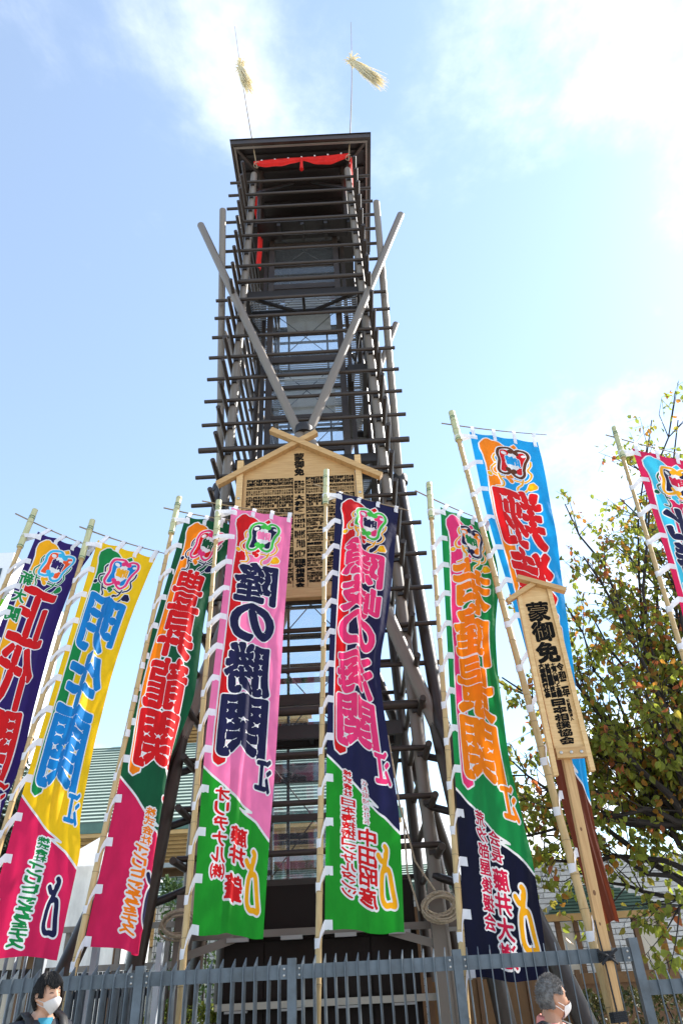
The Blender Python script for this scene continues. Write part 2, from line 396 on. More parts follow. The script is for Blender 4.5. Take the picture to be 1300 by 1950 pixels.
# platforms: beams, plan bracing, grating
def platform(z, xa=AX - 1.5, xb=AX + 1.5, ya=11.25, yb=14.05, brace=True):
    mb = MB()
    mb.box(xa, xb, ya - .05, ya + .05, z - .11, z + .11).box(xa, xb, yb - .05, yb + .05, z - .11, z + .11)
    mb.box(xa, xa + .1, ya + .052, yb - .052, z - .1, z + .1).box(xb - .1, xb, ya + .052, yb - .052, z - .1, z + .1)
    p = mb.obj('platform', STEELD, tower)
    ym = SY0 - .1
    if brace:
        for s in (-1, 1):
            MB().bar((AX + s * 1.35, ya + .05, z - .04), (AX + s * .15, ym, z - .04), .07, .07).obj('brace', STEELD, p)
            MB().bar((AX + s * 1.45, ym + .2, z - .04), (AX + s * 1.05, 13.0, z - .04), .06, .06).obj('brace', STEELD, p)
            MB().bar((AX + s * 1.05, 13.0, z - .041), (AX + s * 1.45, 13.9, z - .041), .06, .06).obj('brace', STEELD, p)
        MB().bar((AX, ya + .05, z - .02), (AX, ym, z - .02), .07, .09).obj('brace', STEELD, p)
        MB().box(xa + .11, xb - .11, ym - .04, ym + .04, z - .09, z + .05).obj('beam', STEELD, p)
    g = MB()
    n = int((yb - ya) / .075)
    for i in range(n):
        y = ya + .08 + i * .075
        if SY0 - .05 < y < SY1 + .05:
            g.box(xa + .11, AX - 1.03, y, y + .02, z + .055, z + .095); g.box(AX + 1.03, xb - .11, y, y + .02, z + .055, z + .095)
        else: g.box(xa + .11, xb - .11, y, y + .02, z + .055, z + .095)
    for x in np.arange(xa + .15, xb - .12, .16):
        if abs(x - AX) > 1.05: g.box(x, x + .012, ya + .06, yb - .06, z + .06, z + .09)
    tag(g.obj('grating', GALV, p), kind='stuff')
    return p
platform(16.42); platform(10.78); platform(5.05)
platform(13.9, AX + 1.02, AX + 1.5, 11.6, 14.05, False)
for z0, z1 in ((13.9, 16.4),):
    MB().bar((AX + 1.1, 12.6, z0), (AX + 1.45, 12.6, z1), .06, .06).obj('brace', STEELD, tower)
# drummers' deck under the roof
dk = MB()
dz = 19.75
dk.box(AX - 1.47, AX + 1.47, 11.28, SY0 - .08, dz, dz + .1).box(AX - 1.47, AX + 1.47, SY1 + .08, 14.02, dz, dz + .1)
dk.box(AX - 1.47, AX - 1.05, SY0 - .078, SY1 + .078, dz, dz + .1).box(AX + 1.05, AX + 1.47, SY0 - .078, SY1 + .078, dz, dz + .1)
deck = dk.obj('deck', STEELD, tower)
for x in np.linspace(-1.35, 1.35, 5): MB().box(AX + x - .05, AX + x + .05, 11.3, SY0 - .1, dz - .14, dz - .002).obj('joist', STEELD, deck)
MB().box(AX - 1.45, AX + 1.45, 13.9, 14.0, 20.0, 22.6).obj('back_wall', STEELD, deck)
for s in (-1, 1):
    MB().box(AX + s * 1.3 - .04, AX + s * 1.3 + .04, 12.2, 13.88, 20.0, 22.6).obj('side_wall', STEELD, deck)
# roof: fascia frame, dark soffit, rafters, low hipped top
rx0, rx1, ry0, ry1, rz = -2.82, 1.49, 10.62, 14.75, 23.0
m = MB().box(rx0 + .1, rx1 - .1, ry0 + .1, ry1 - .1, rz + .16, rz + .2)
xm, ym = (rx0 + rx1) / 2, (ry0 + ry1) / 2
m.add([(rx0 - .03, ry0 - .03, rz + .24), (rx1 + .03, ry0 - .03, rz + .24), (rx1 + .03, ry1 + .03, rz + .24), (rx0 - .03, ry1 + .03, rz + .24), (xm - .3, ym, rz + .9), (xm + .3, ym, rz + .9)],
      [(0, 1, 5, 4), (1, 2, 5), (2, 3, 4, 5), (3, 0, 4), (3, 2, 1, 0)])
roof = m.obj('roof', STEELD, tower)
fa = MB().box(rx0, rx1, ry0, ry0 + .08, rz, rz + .22).box(rx0, rx1, ry1 - .08, ry1, rz, rz + .22)
fa.box(rx0, rx0 + .08, ry0 + .081, ry1 - .081, rz, rz + .22).box(rx1 - .08, rx1, ry0 + .081, ry1 - .081, rz, rz + .22)
fa.obj('fascia', STEEL, roof)
tr = MB().box(rx0 + .09, rx1 - .09, ry0 + .1, ry0 + .15, rz - .04, rz + .02).box(rx1 - .15, rx1 - .1, ry0 + .16, ry1 - .16, rz - .04, rz + .02).box(rx0 + .1, rx0 + .15, ry0 + .16, ry1 - .16, rz - .04, rz + .02)
tr.obj('gutter_trim', STEELP, roof)
for y in np.linspace(ry0 + .45, ry1 - .45, 7): MB().box(rx0 + .2, rx1 - .2, y - .04, y + .04, rz + .06, rz + .155).obj('rafter', STEELD, roof)
for s, x in ((-1, rx0 + .15), (1, rx1 - .15)):
    MB().bar((x, ry0 + .15, rz + .02), (AX + s * 1.2, 11.8, rz + .02), .08, .08).obj('hip_rafter', STEEL, roof)
for s in (-1, 1):
    MB().bar((AX + s * 1.35, 11.2, 21.2), (AX + s * .3, 11.9, 22.9), .06, .06).obj('knee_brace', STEELD, roof)
    rod('roof_post', cyl16, (AX + s * 1.3, 11.6, 20.0), (AX + s * 1.3, 11.6, 23.1), .07, roof)

# base cabin of the lift with panel seams, ledge lights
cab = MB().box(AX - 1.28, AX + 1.45, 11.42, 13.95, 0, 2.86).obj('base_cabin', PANEL, tower)
for x0, x1 in ((-1.26, -.72), (-.70, .05), (.07, .78), (.80, 1.43)):
    for z0, z1 in ((.05, 1.36), (1.50, 2.16), (2.18, 2.82)):
        MB().box(AX + x0, AX + x1, 11.395, 11.43, z0, z1).obj('panel', PANEL, cab)
led = MB().box(AX - 1.35, AX + 2.0, 11.28, 11.41, 1.39, 1.47); led.obj('ledge', PEWTER, cab)
led = MB().box(AX - 1.75, AX + 2.1, 11.22, 11.33, 2.21, 2.30); led.obj('ledge', STEELP, cab)
LAMP = mat('frosted lamp cover', (0.30, 0.29, 0.27), 0.4)
for x in (-1.2, -.45, .3, 1.05, 1.7):
    MB().box(AX + x, AX + x + .30, 11.10, 11.20, 2.16, 2.21).obj('strip_lamp', LAMP, cab)
    MB().box(AX + x, AX + x + .30, 11.17, 11.27, 1.36, 1.385).obj('strip_lamp', LAMP, cab)
for s, x in ((-1, -1.80), (1, 1.72)):
    MB().box(AX + x - .09, AX + x + .09, 10.9, 11.08, 0, 2.75).obj('stanchion', STEELP, cab)
    MB().bar((AX + x, 10.99, 2.0), (AX + x * .62, 11.2, 2.2), .06, .1).obj('stanchion_arm', STEELP, cab)

# ---------------------------------------------------------------- red swags under the roof
def swag(name, A, B, label, drop=.42, tassel=True, n=56):
    A = Vector(A); B = Vector(B); d = B - A; lat = d.normalized(); nrm = Vector((-lat.y, lat.x, 0))
    if nrm.y > 0.01 or (abs(nrm.y) <= .01 and nrm.x * (A.x - AX) < 0): nrm = -nrm
    root = tag(empty(name, A), label, 'curtain', 'red swags below the tower roof')
    vs = []; fs = []; m = 12
    for i in range(n + 1):
        u = i / n; q = abs(math.sin(math.pi * u * 2)) ** .75
        for j in range(m + 1):
            v = j / m; h = (.13 + (drop - .13) * q) * v
            top = .02 * math.sin(u * 37) + .03 * math.sin(u * 6.3)
            bl = .05 * math.sin(v * 3.1) + .028 * math.sin(v * 17 + 2 * q + u * 5) * q
            p = A + d * u + Vector((0, 0, top - h)) + nrm * (bl + .02)
            vs.append(p)
    for i in range(n):
        for j in range(m):
            a = i * (m + 1) + j; fs.append((a, a + 1, a + m + 2, a + m + 1))
    mesh_obj('swag_cloth', vs, fs, RED, root, True)
    MB().tube([A + d * t + Vector((0, 0, .06 + .03 * math.sin(t * 6.3))) for t in np.linspace(0, 1, 12)], .012, 6).obj('header_cord', RED, root)
    for t in np.linspace(.08, .92, 7):
        c = A + d * t + Vector((0, 0, .06)) + nrm * .02
        MB().tube([c - Vector((0, 0, .025)), c, c + Vector((0, 0, .025))], [.012, .03, .012], 8).obj('knob', WHITEC, root, True)
    if tassel:
        c = A + d * .5 + nrm * .07
        MB().tube([c + Vector((0, 0, -.05)), c + Vector((0, 0, -.22)), c + Vector((0, 0, -.28)), c + Vector((0, 0, -.35)), c + Vector((0, 0, -.75))], [.015, .02, .055, .04, .06], 10).obj('tassel', RED, root, True)
    return root
swag('red_swag', (AX - 1.42, 10.98, 22.52), (AX + 1.50, 10.98, 22.72), 'scarlet swag with tassel across the front of the tower top', .45)
swag('red_swag', (AX + 1.52, 10.98, 22.6), (AX + 1.50, 14.0, 22.6), 'scarlet swag along the right side under the tower roof', .7, False)
swag('red_swag', (AX - 1.46, 11.3, 22.2), (AX - 1.46, 14.0, 22.2), 'scarlet swag along the left side under the tower roof', .7, False)
# a red cloth hanging inside the left of the tower
hv = []; hf = []
for i in range(9):
    for j in range(20):
        v = j / 19; hv.append(Vector((AX - 1.30 + .03 * math.sin(i * 1.9 + v * 3) + i * .012, 11.55 + i * .03, 19.72 - 1.5 * v)) )
for i in range(8):
    for j in range(19): a = i * 20 + j; hf.append((a, a + 1, a + 21, a + 20))
tag(mesh_obj('red_hanging', hv, hf, RED, None, True), 'narrow red cloth hanging inside the tower at the left', 'curtain')

# ---------------------------------------------------------------- two whisks on long rods above the roof
def whisk(base, top, kx, lean, label, sd):
    rnd = random.Random(sd)
    base = Vector(base); top = Vector(top)
    root = tag(empty('streamer_rod', base), label, 'streamer', 'flax streamers on rods above the tower')
    bow = Vector((kx, 0, 0))
    path = [base.lerp(top, t) + bow * math.sin(math.pi * t) for t in np.linspace(0, 1, 14)]
    MB().tube(path, [.020 - .013 * t for t in np.linspace(0, 1, 14)], 8).obj('rod', TWIG, root, True)
    K = path[9]
    st = MB()
    for k in range(260):
        L = rnd.uniform(1.0, 1.9); a = rnd.uniform(0, 6.28); sp = 0
        p = K + Vector((math.cos(a) * .05, math.sin(a) * .05, rnd.uniform(-.1, .08)))
        d = Vector((lean + rnd.gauss(0, .045), rnd.gauss(0, .06), -1)); pts = [p]
        for s in range(4):
            p = p + d * (L / 4) + Vector((rnd.gauss(0, .012), rnd.gauss(0, .012), 0)); pts.append(p)
        st.tube(pts, [.014, .016, .013, .009, .003], 4, False)
    for k in range(45):
        a = rnd.uniform(0, 6.28); L = rnd.uniform(.08, .26); e = rnd.uniform(-.4, .9)
        p = K + Vector((0, 0, rnd.uniform(-.12, .2))); q = p + Vector((math.cos(a) * L, math.sin(a) * L, e * L)); r2 = q + Vector((math.cos(a) * L * .3, 0, -L * .4))
        st.tube([p, q, r2], [.022, .016, .004], 4, False)
    st.obj('streamer', CREAM, root, True)
    MB().tube([K + Vector((0, 0, .22)), K + Vector((0, 0, .12)), K + Vector((0, 0, .0))], [.03, .045, .06], 10).obj('binding', TWIG, root, True)
    lp = MB().tube([base + Vector((math.cos(t) * .09, -.05 + .1 * math.sin(t), .1 + .06 * math.sin(t + 1))) for t in np.linspace(0, 5.5, 14)], .012, 6); lp.obj('lashing', ROPE, root, True)
t1 = at(447, 50, 9.6); t2 = at(668, 42, 9.6)
whisk((-2.02, 10.98, 22.2), t1, -.03, .22, 'cream flax streamer on the left rod above the tower roof', 3)
whisk((0.78, 10.98, 22.35), t2, .06, .50, 'cream flax streamer on the right rod above the tower roof', 4)

# ================================================================== printed lettering: glyph shapes -> smooth outlines -> cut into the cloth
_fc = bpy.data.curves.new('glyph_src', 'FONT'); _fc.resolution_u = 4
_fo = bpy.data.objects.new('glyph_src', _fc); C.objects.link(_fo)
_gl = {}
def glyph(ch, off=0.0):
    """triangles of one character in its em square, (n,3,2) in 0..1 with y up"""
    key = (ch, off)
    if key in _gl: return _gl[key]
    _fc.body = ch; _fc.offset = off
    dg = bpy.context.evaluated_depsgraph_get(); dg.update()
    me = _fo.evaluated_get(dg).to_mesh()
    co = np.array([v.co[:2] for v in me.vertices]) if len(me.vertices) else np.zeros((0, 2))
    me.calc_loop_triangles()
    tr = np.array([t.vertices[:] for t in me.loop_triangles], int)
    _fo.evaluated_get(dg).to_mesh_clear()
    t = co[tr] if len(tr) else np.zeros((0, 3, 2))
    if len(t):
        t = t.copy(); t[..., 1] += 0.12
    _gl[key] = t
    return t
def raster(F, tris):
    """fill triangles (pixel coords x right, y down) into boolean array F"""
    H, W = F.shape
    for a, b, c in tris:
        x0 = max(0, int(min(a[0], b[0], c[0]))); x1 = min(W - 1, int(max(a[0], b[0], c[0])) + 1)
        y0 = max(0, int(min(a[1], b[1], c[1]))); y1 = min(H - 1, int(max(a[1], b[1], c[1])) + 1)
        if x1 < x0 or y1 < y0: continue
        d = (b[0] - a[0]) * (c[1] - a[1]) - (c[0] - a[0]) * (b[1] - a[1])
        if abs(d) < 1e-9: continue
        X = np.arange(x0, x1 + 1)[None, :]; Y = np.arange(y0, y1 + 1)[:, None]
        w1 = ((X - a[0]) * (c[1] - a[1]) - (c[0] - a[0]) * (Y - a[1])) / d
        w2 = ((b[0] - a[0]) * (Y - a[1]) - (X - a[0]) * (b[1] - a[1])) / d
        F[y0:y1 + 1, x0:x1 + 1] |= (w1 >= -1e-6) & (w2 >= -1e-6) & (w1 + w2 <= 1 + 1e-6)
def dilate(F, r):
    if r < .5: return F.copy()
    G = F.copy(); R = int(math.ceil(r)); H, W = F.shape
    ys, xs = np.nonzero(F)
    if not len(ys): return G
    y0, y1, x0, x1 = max(0, ys.min() - R), min(H, ys.max() + R + 1), max(0, xs.min() - R), min(W, xs.max() + R + 1)
    S = F[y0:y1, x0:x1]; Gs = S.copy(); h, w_ = S.shape
    for dy in range(-R, R + 1):
        m = int(math.sqrt(max(0, r * r - dy * dy)))
        if abs(dy) > r: continue
        # horizontal run by cumulative sum
        row = S[max(0, -dy):h - max(0, dy)]
        cs = np.cumsum(np.pad(row, ((0, 0), (m + 1, m))).astype(np.int32), 1)
        run = (cs[:, 2 * m + 1:] - cs[:, :-(2 * m + 1)]) > 0
        Gs[max(0, dy):h - max(0, -dy)] |= run[:, :w_]
    G[y0:y1, x0:x1] |= Gs
    return G
def fatten(F, g, slit=1.8, dmin=4.0):
    """heavy brush strokes: grow by g but keep a thin slit along the middle of every gap between strokes"""
    ys, xs = np.nonzero(F)
    if not len(ys): return F.copy()
    R = int(g) + 3; H, W = F.shape
    y0, y1, x0, x1 = max(0, ys.min() - R), min(H, ys.max() + R + 1), max(0, xs.min() - R), min(W, xs.max() + R + 1)
    S = F[y0:y1, x0:x1]; h, w_ = S.shape; big = 99.
    d = np.where(S, 0, big)
    for i in range(1, w_): d[:, i] = np.minimum(d[:, i], d[:, i - 1] + 1)
    for i in range(w_ - 2, -1, -1): d[:, i] = np.minimum(d[:, i], d[:, i + 1] + 1)
    D2 = d * d; best = D2.copy()
    for k in range(1, R + 4):
        best[k:] = np.minimum(best[k:], D2[:-k] + k * k); best[:-k] = np.minimum(best[:-k], D2[k:] + k * k)
    D = np.sqrt(best); P = np.pad(D, 1, 'edge')
    lap = P[2:, 1:-1] + P[:-2, 1:-1] + P[1:-1, 2:] + P[1:-1, :-2] - 4 * D
    ridge = (lap < -.90) & (D > dmin) & (D < g - .3)
    # stay off the outline: only gaps that have stroke on both sides close by
    G = F.copy(); G[y0:y1, x0:x1] |= D <= g
    rr = np.zeros_like(F); rr[y0:y1, x0:x1] = ridge
    return G & ~dilate(rr, slit)
def blur(F, s):
    F = F.astype(np.float32); R = int(3 * s) + 1; k = np.exp(-.5 * (np.arange(-R, R + 1) / s) ** 2); k /= k.sum()
    P = np.pad(F, ((R, R), (0, 0)), 'edge'); F = sum(k[i] * P[i:i + F.shape[0]] for i in range(2 * R + 1))
    P = np.pad(F, ((0, 0), (R, R)), 'edge'); return sum(k[i] * P[:, i:i + F.shape[1]] for i in range(2 * R + 1))
def contours(F, iso=.5):
    """marching squares -> list of polylines in pixel coords"""
    H, W = F.shape; B = F > iso
    code = B[:-1, :-1] * 1 + B[:-1, 1:] * 2 + B[1:, 1:] * 4 + B[1:, :-1] * 8
    segs = {1: [(3, 0)], 2: [(0, 1)], 3: [(3, 1)], 4: [(1, 2)], 5: [(3, 0), (1, 2)], 6: [(0, 2)], 7: [(3, 2)], 8: [(2, 3)], 9: [(2, 0)], 10: [(0, 1), (2, 3)], 11: [(2, 1)], 12: [(1, 3)], 13: [(1, 0)], 14: [(0, 3)]}
    A, Bq = [], []
    def eid(e, y, x):
        if e == 0: return (y * W + x) * 2
        if e == 2: return ((y + 1) * W + x) * 2
        if e == 3: return (y * W + x) * 2 + 1
        return (y * W + x + 1) * 2 + 1
    for c, ss in segs.items():
        y, x = np.nonzero(code == c)
        if not len(y): continue
        for a, b in ss: A.append(eid(a, y, x)); Bq.append(eid(b, y, x))
    if not A: return []
    A = np.concatenate(A); Bq = np.concatenate(Bq)
    adj = {}
    for a, b in zip(A.tolist(), Bq.tolist()): adj.setdefault(a, []).append(b); adj.setdefault(b, []).append(a)
    def pt(e):
        v, k = e & 1, e >> 1; y, x = divmod(k, W)
        f0 = F[y, x]; f1 = F[y + 1, x] if v else F[y, x + 1]
        t = (iso - f0) / (f1 - f0) if f1 != f0 else .5
        return (x, y + t) if v else (x + t, y)
    res = []; seen = set()
    starts = [e for e, l in adj.items() if len(l) == 1] + list(adj)
    for s in starts:
        if s in seen: continue
        ch = [s]; seen.add(s); cur = s
        while True:
            nx = [q for q in adj[cur] if q not in seen]
            if not nx: break
            cur = nx[0]; seen.add(cur); ch.append(cur)
        closed = len(ch) > 2 and s in adj[cur]
        p = np.array([pt(e) for e in ch])
        if closed: p = np.vstack([p, p[:1]])
        if len(p) > 2: res.append(p)
    return res
def simplify(p, tol):
    n = len(p); keep = np.zeros(n, bool); keep[0] = keep[-1] = True
    st = [(0, n - 1)]
    if n > 6 and np.allclose(p[0], p[-1]):
        m_ = int(np.argmax(((p - p[0]) ** 2).sum(1))); keep[m_] = True; st = [(0, m_), (m_, n - 1)]
    while st:
        a, b = st.pop()
        if b - a < 2: continue
        d = p[b] - p[a]; L = math.hypot(*d)
        q = p[a + 1:b] - p[a]
        dist = np.abs(q[:, 0] * d[1] - q[:, 1] * d[0]) / L if L > 1e-9 else np.hypot(q[:, 0], q[:, 1])
        i = int(np.argmax(dist))
        if dist[i] > tol: keep[a + 1 + i] = True; st += [(a, a + 1 + i), (a + 1 + i, b)]
    return p[keep]
class Art:
    """layers of flat colour on a W x H raster, painted bottom to top"""
    def __init__(s, W, H): s.W, s.H, s.layers = W, H, []
    def blank(s): return np.zeros((s.H, s.W), bool)
    def put(s, F, m, sm=1.2):
        if s.layers and s.layers[-1][1] is m and s.layers[-1][2] == sm: s.layers[-1][0] |= F
        else: s.layers.append([F.copy(), m, sm])
    def poly(s, F, pts):
        X, Y = np.meshgrid(np.arange(s.W), np.arange(s.H)); ins = np.zeros((s.H, s.W), bool)
        n = len(pts)
        for i in range(n):
            x0, y0 = pts[i]; x1, y1 = pts[(i + 1) % n]
            if y0 == y1: continue
            c = ((y0 <= Y) != (y1 <= Y)) & (X < (x1 - x0) * (Y - y0) / (y1 - y0) + x0); ins ^= c
        F |= ins; return F
    def stroke(s, F, pts, wd):
        pts = [np.array(q, float) for q in pts]; X, Y = np.meshgrid(np.arange(s.W), np.arange(s.H))
        for a, b in zip(pts[:-1], pts[1:]):
            x0, x1 = int(max(0, min(a[0], b[0]) - wd)), int(min(s.W, max(a[0], b[0]) + wd + 1))
            y0, y1 = int(max(0, min(a[1], b[1]) - wd)), int(min(s.H, max(a[1], b[1]) + wd + 1))
            if x1 <= x0 or y1 <= y0: continue
            xs = X[y0:y1, x0:x1] - a[0]; ys = Y[y0:y1, x0:x1] - a[1]; d = b - a; L = max(1e-9, d @ d)
            t = np.clip((xs * d[0] + ys * d[1]) / L, 0, 1)
            F[y0:y1, x0:x1] |= (xs - t * d[0]) ** 2 + (ys - t * d[1]) ** 2 <= (wd / 2) ** 2
        return F
    def ell(s, F, cx, cy, rx, ry):
        X, Y = np.meshgrid(np.arange(s.W), np.arange(s.H)); F |= ((X - cx) / rx) ** 2 + ((Y - cy) / ry) ** 2 <= 1; return F
    def char(s, F, ch, x0, y0, w_, h_, mirror=True, shear=0.0, off=0.0):
        """character stretched to fill the box exactly"""
        t = glyph(ch, off)
        if not len(t): return F
        mn = t.reshape(-1, 2).min(0); mx = t.reshape(-1, 2).max(0)
        q = (t - mn) / (mx - mn)
        qx = 1 - q[..., 0] if mirror else q[..., 0]
        P = np.stack([x0 + qx * w_, y0 + (1 - q[..., 1]) * h_ + (qx - .5) * shear], -1)
        raster(F, P); return F
def spline(pts, n=8):
    """smooth open curve through points"""
    P = [np.array(p, float) for p in pts]; P = [2 * P[0] - P[1]] + P + [2 * P[-1] - P[-2]]; o = []
    for i in range(1, len(P) - 2):
        for t in np.linspace(0, 1, n, endpoint=False):
            a, b, c, d = P[i - 1:i + 3]
            o.append(.5 * ((2 * b) + (c - a) * t + (2 * a - 5 * b + 4 * c - d) * t * t + (3 * b - a - 3 * c + d) * t ** 3))
    o.append(P[-2]); return o
def cut_mesh(name, art, base_mat, surf, parent, gx=22, gy=66, tol=.35, smooth=True):
    """triangulate the rectangle so that every colour edge is a mesh edge, then lay it on surf(u,v)"""
    W, H = art.W, art.H
    vs, es = [], []
    def line(p):
        b = len(vs); vs.extend(Vector((float(x), float(y))) for x, y in p); es.extend((b + i, b + i + 1) for i in range(len(p) - 1))
    line([(0, 0), (W - 1, 0), (W - 1, H - 1), (0, H - 1), (0, 0)])
    for i in range(1, gx): line([(i * (W - 1) / gx, 0), (i * (W - 1) / gx, H - 1)])
    for j in range(1, gy): line([(0, j * (H - 1) / gy), (W - 1, j * (H - 1) / gy)])
    fields = []
    for F, m, sm in art.layers:
        G = blur(F, sm); fields.append(G)
        for p in contours(G):
            q = simplify(p, tol)
            if len(q) > 2: line(q)
    ov, oe, of, *_ = delaunay_2d_cdt(vs, es, [], 0, 1e-4)
    V = np.array([(v.x, v.y) for v in ov]); T = np.array([f for f in of if len(f) == 3])
    cen = V[T].mean(1)
    cx = np.clip(cen[:, 0], 0, W - 1.001); cy = np.clip(cen[:, 1], 0, H - 1.001)
    ix, iy = cx.astype(int), cy.astype(int); fx, fy = cx - ix, cy - iy
    mats = [base_mat]; idx = np.zeros(len(T), int)
    for (F, m, sm), G in zip(art.layers, fields):
        val = (G[iy, ix] * (1 - fx) + G[iy, ix + 1] * fx) * (1 - fy) + (G[iy + 1, ix] * (1 - fx) + G[iy + 1, ix + 1] * fx) * fy
        if m not in mats: mats.append(m)
        idx[val > .5] = mats.index(m)
    P = surf(V[:, 0] / (W - 1), V[:, 1] / (H - 1))
    og = np.array(origin(parent))
    me = bpy.data.meshes.new(name); me.from_pydata((P - og).tolist(), [], T.tolist())
    for m in mats: me.materials.append(m)
    me.polygons.foreach_set('material_index', idx); me.polygons.foreach_set('use_smooth', np.ones(len(T), bool)); me.update()
    return link_mesh(name, me, parent)

# ================================================================== nobori banners
PAL = {}
def dye(name, r, g, b):
    if name not in PAL: PAL[name] = cloth_mat('dyed ' + name, srgb(r, g, b), 0.42)
    return PAL[name]
D = dict(white=dye('white', 232, 228, 226), red=dye('red', 214, 24, 28), purple=dye('purple', 48, 30, 96), orange=dye('orange', 250, 130, 12), amber=dye('amber', 250, 170, 20),
         cyan=dye('cyan', 60, 180, 222), vermilion=dye('vermilion', 250, 88, 40), green=dye('green', 24, 132, 66), leaf=dye('leaf green', 32, 146, 38), forest=dye('forest', 18, 84, 52),
         magenta=dye('magenta', 214, 32, 84), yellow=dye('yellow', 250, 196, 22), blue=dye('blue', 26, 128, 196), navy=dye('navy', 30, 30, 66), pink=dye('pink', 250, 124, 172),
         hot=dye('hot pink', 238, 56, 116), crimson=dye('crimson', 204, 28, 66), sky=dye('sky blue', 24, 152, 214), brown=dye('brown', 104, 46, 24), umber=dye('umber', 96, 52, 30),
         aqua=dye('aqua', 66, 194, 222), midnight=dye('midnight', 15, 16, 40), lime=dye('lime', 130, 208, 20), bottle=dye('bottle green', 14, 92, 60), grass=dye('grass', 70, 186, 72))
BW, BH = 300, 1800
def ez(x, y):
    """emblem sketch coordinates -> banner raster"""
    u = (x / 1300 * 120 + 2) / 122; v = (y / 1517 * 140 + 950 - (937 + 30 * u)) / 564
    return (u * BW, v * BH)
EZ = lambda pts: [ez(*p) for p in pts]
def text_col(art, F, s, u0, u1, v0, v1, gap=.04, sh=0.0, off=0.0):
    n = len(s); h = (v1 - v0) / n
    small = set('、ーッョュャ')
    for i, ch in enumerate(s):
        if ch == ' ': continue
        art.char(F, ch, u0 * BW, (v0 + h * (i + gap)) * BH, (u1 - u0) * BW, h * (1 - 2 * gap) * BH, True, sh, off)
    return F
def banner_art(c):
    a = Art(BW, BH); Wt = D['white']
    def outlined(F, col, grow, ol, sm=1.2):
        f = dilate(F, grow) if grow else F
        a.put(dilate(f, ol), Wt, sm); a.put(f, col, sm)
    # lower field with a lightning-shaped joint
    sp = [(0, .712), (.34, .752), (.50, .775), (.72, .797), (.56, .792), (.80, .815), (1.02, .848)]
    spx = [(u * BW, v * BH) for u, v in sp]
    F = a.poly(a.blank(), spx + [(BW + 5, BH + 5), (-5, BH + 5), (-5, .712 * BH)]); a.put(F, c['low'], .8)
    a.put(a.stroke(a.blank(), [(-8, .710 * BH)] + spx + [(BW + 9, .850 * BH)], 8), Wt, 1.0)
    # noshi strip: pale edged band from the emblem down behind the letters
    F = a.poly(a.blank(), [tuple(p) for p in spline(EZ([(230, 30), (300, 25), (370, 85), (480, 125), (570, 200), (640, 300), (520, 420)]), 6)] + EZ([(330, 430), (300, 700)]) + [(.30 * BW, .10 * BH), (.30 * BW, .700 * BH), (.20 * BW, .708 * BH), (.13 * BW, .700 * BH), (.115 * BW, .69 * BH), (.125 * BW, .2 * BH)] + EZ([(165, 800), (170, 560), (150, 380), (112, 250), (118, 130), (170, 85)]))
    a.put(dilate(F, 6), Wt, 1.5); a.put(F, c['noshi'], 2.0)
    # emblem: cord, frame, character
    F = a.blank()
    for pts in ([(370, 390), (330, 450), (345, 540)], [(350, 595), (262, 650), (270, 740), (330, 800)], [(370, 790), (395, 900), (440, 980), (405, 1042), (290, 1020)], [(980, 780), (1032, 880), (985, 960), (890, 990)],
                [(660, 935), (760, 965), (840, 985)], [(862, 940), (820, 1025), (720, 1085), (715, 1160), (800, 1195), (900, 1150)], [(400, 860), (480, 885)], [(1060, 620), (1045, 700), (985, 760)]):
        a.stroke(F, spline(EZ(pts)), 8)
    a.ell(F, *ez(205, 765), 11, 12); a.poly(F, EZ([(900, 1130), (960, 1035), (1040, 1040), (1105, 1130), (1085, 1180), (960, 1172)]))
    outlined(F, c['cord'], 0, 4, 1.0)
    hl = a.ell(a.blank(), *ez(985, 1100), 9, 11); a.ell(hl, *ez(205, 760), 5, 5); a.put(hl, D['yellow'] if c['cord'] is D['amber'] else c['cord'], 1.0)
    F = a.blank()
    for x, y in ((550, 885), (625, 855), (605, 945)): a.ell(F, *ez(x, y), 11, 13)
    a.poly(F, EZ([(715, 250), (805, 212), (852, 282), (775, 322)]))
    outlined(F, c['noshi'], 0, 4.5, 1.0)
    frame = [(770, 400), (745, 330), (680, 275), (580, 258), (470, 285), (425, 390), (440, 520), (405, 640), (390, 730), (440, 792), (550, 802), (640, 765), (665, 800), (720, 868), (820, 898), (905, 850), (920, 740), (965, 620), (1035, 520), (1022, 420), (950, 355), (860, 338), (790, 372), (770, 400)]
    sf = spline(EZ(frame), 6); F = a.stroke(a.blank(), sf, 13)
    inner = a.poly(a.blank(), sf)
    a.put(dilate(F | inner, 5), Wt, 1.2)
    a.put(a.poly(a.blank(), spline(EZ([(690, 350), (580, 300), (490, 320), (470, 420), (485, 540), (455, 660), (440, 740), (540, 755), (600, 690), (560, 560), (600, 470), (690, 350)]), 5)), c['inner'], 1.0)
    a.put(a.poly(a.blank(), spline(EZ([(850, 390), (960, 400), (995, 500), (930, 600), (880, 720), (860, 830), (770, 830), (740, 760), (830, 700), (860, 560), (800, 470), (850, 390)]), 5)), c['inner'], 1.0)
    hl = a.ell(a.blank(), *ez(560, 372), 13, 11); a.ell(hl, *ez(955, 465), 10, 8); a.put(hl, Wt, 1.0)
    for x, y in ((695, 358), (812, 398), (598, 715), (705, 770)): a.ell(F, *ez(x, y), 13, 14)
    a.put(F, c['frame'], 1.2)
    x0, y0 = ez(585, 440); x1, y1 = ez(865, 680)
    F = a.char(a.blank(), '贈', x0, y0, x1 - x0, y1 - y0, True, 10)
    outlined(F, c['ec'], 2.6, 3.5, .8)
    # name
    nm = c['name']; n = len(nm); v0, v1 = .176, .695; h = (v1 - v0) / n
    hs = c.get('hs') or [1] * n; tot = sum(hs); v = v0; grow = 10.8 if n <= 4 else 9.8
    Fo = a.blank(); Ff = a.blank()
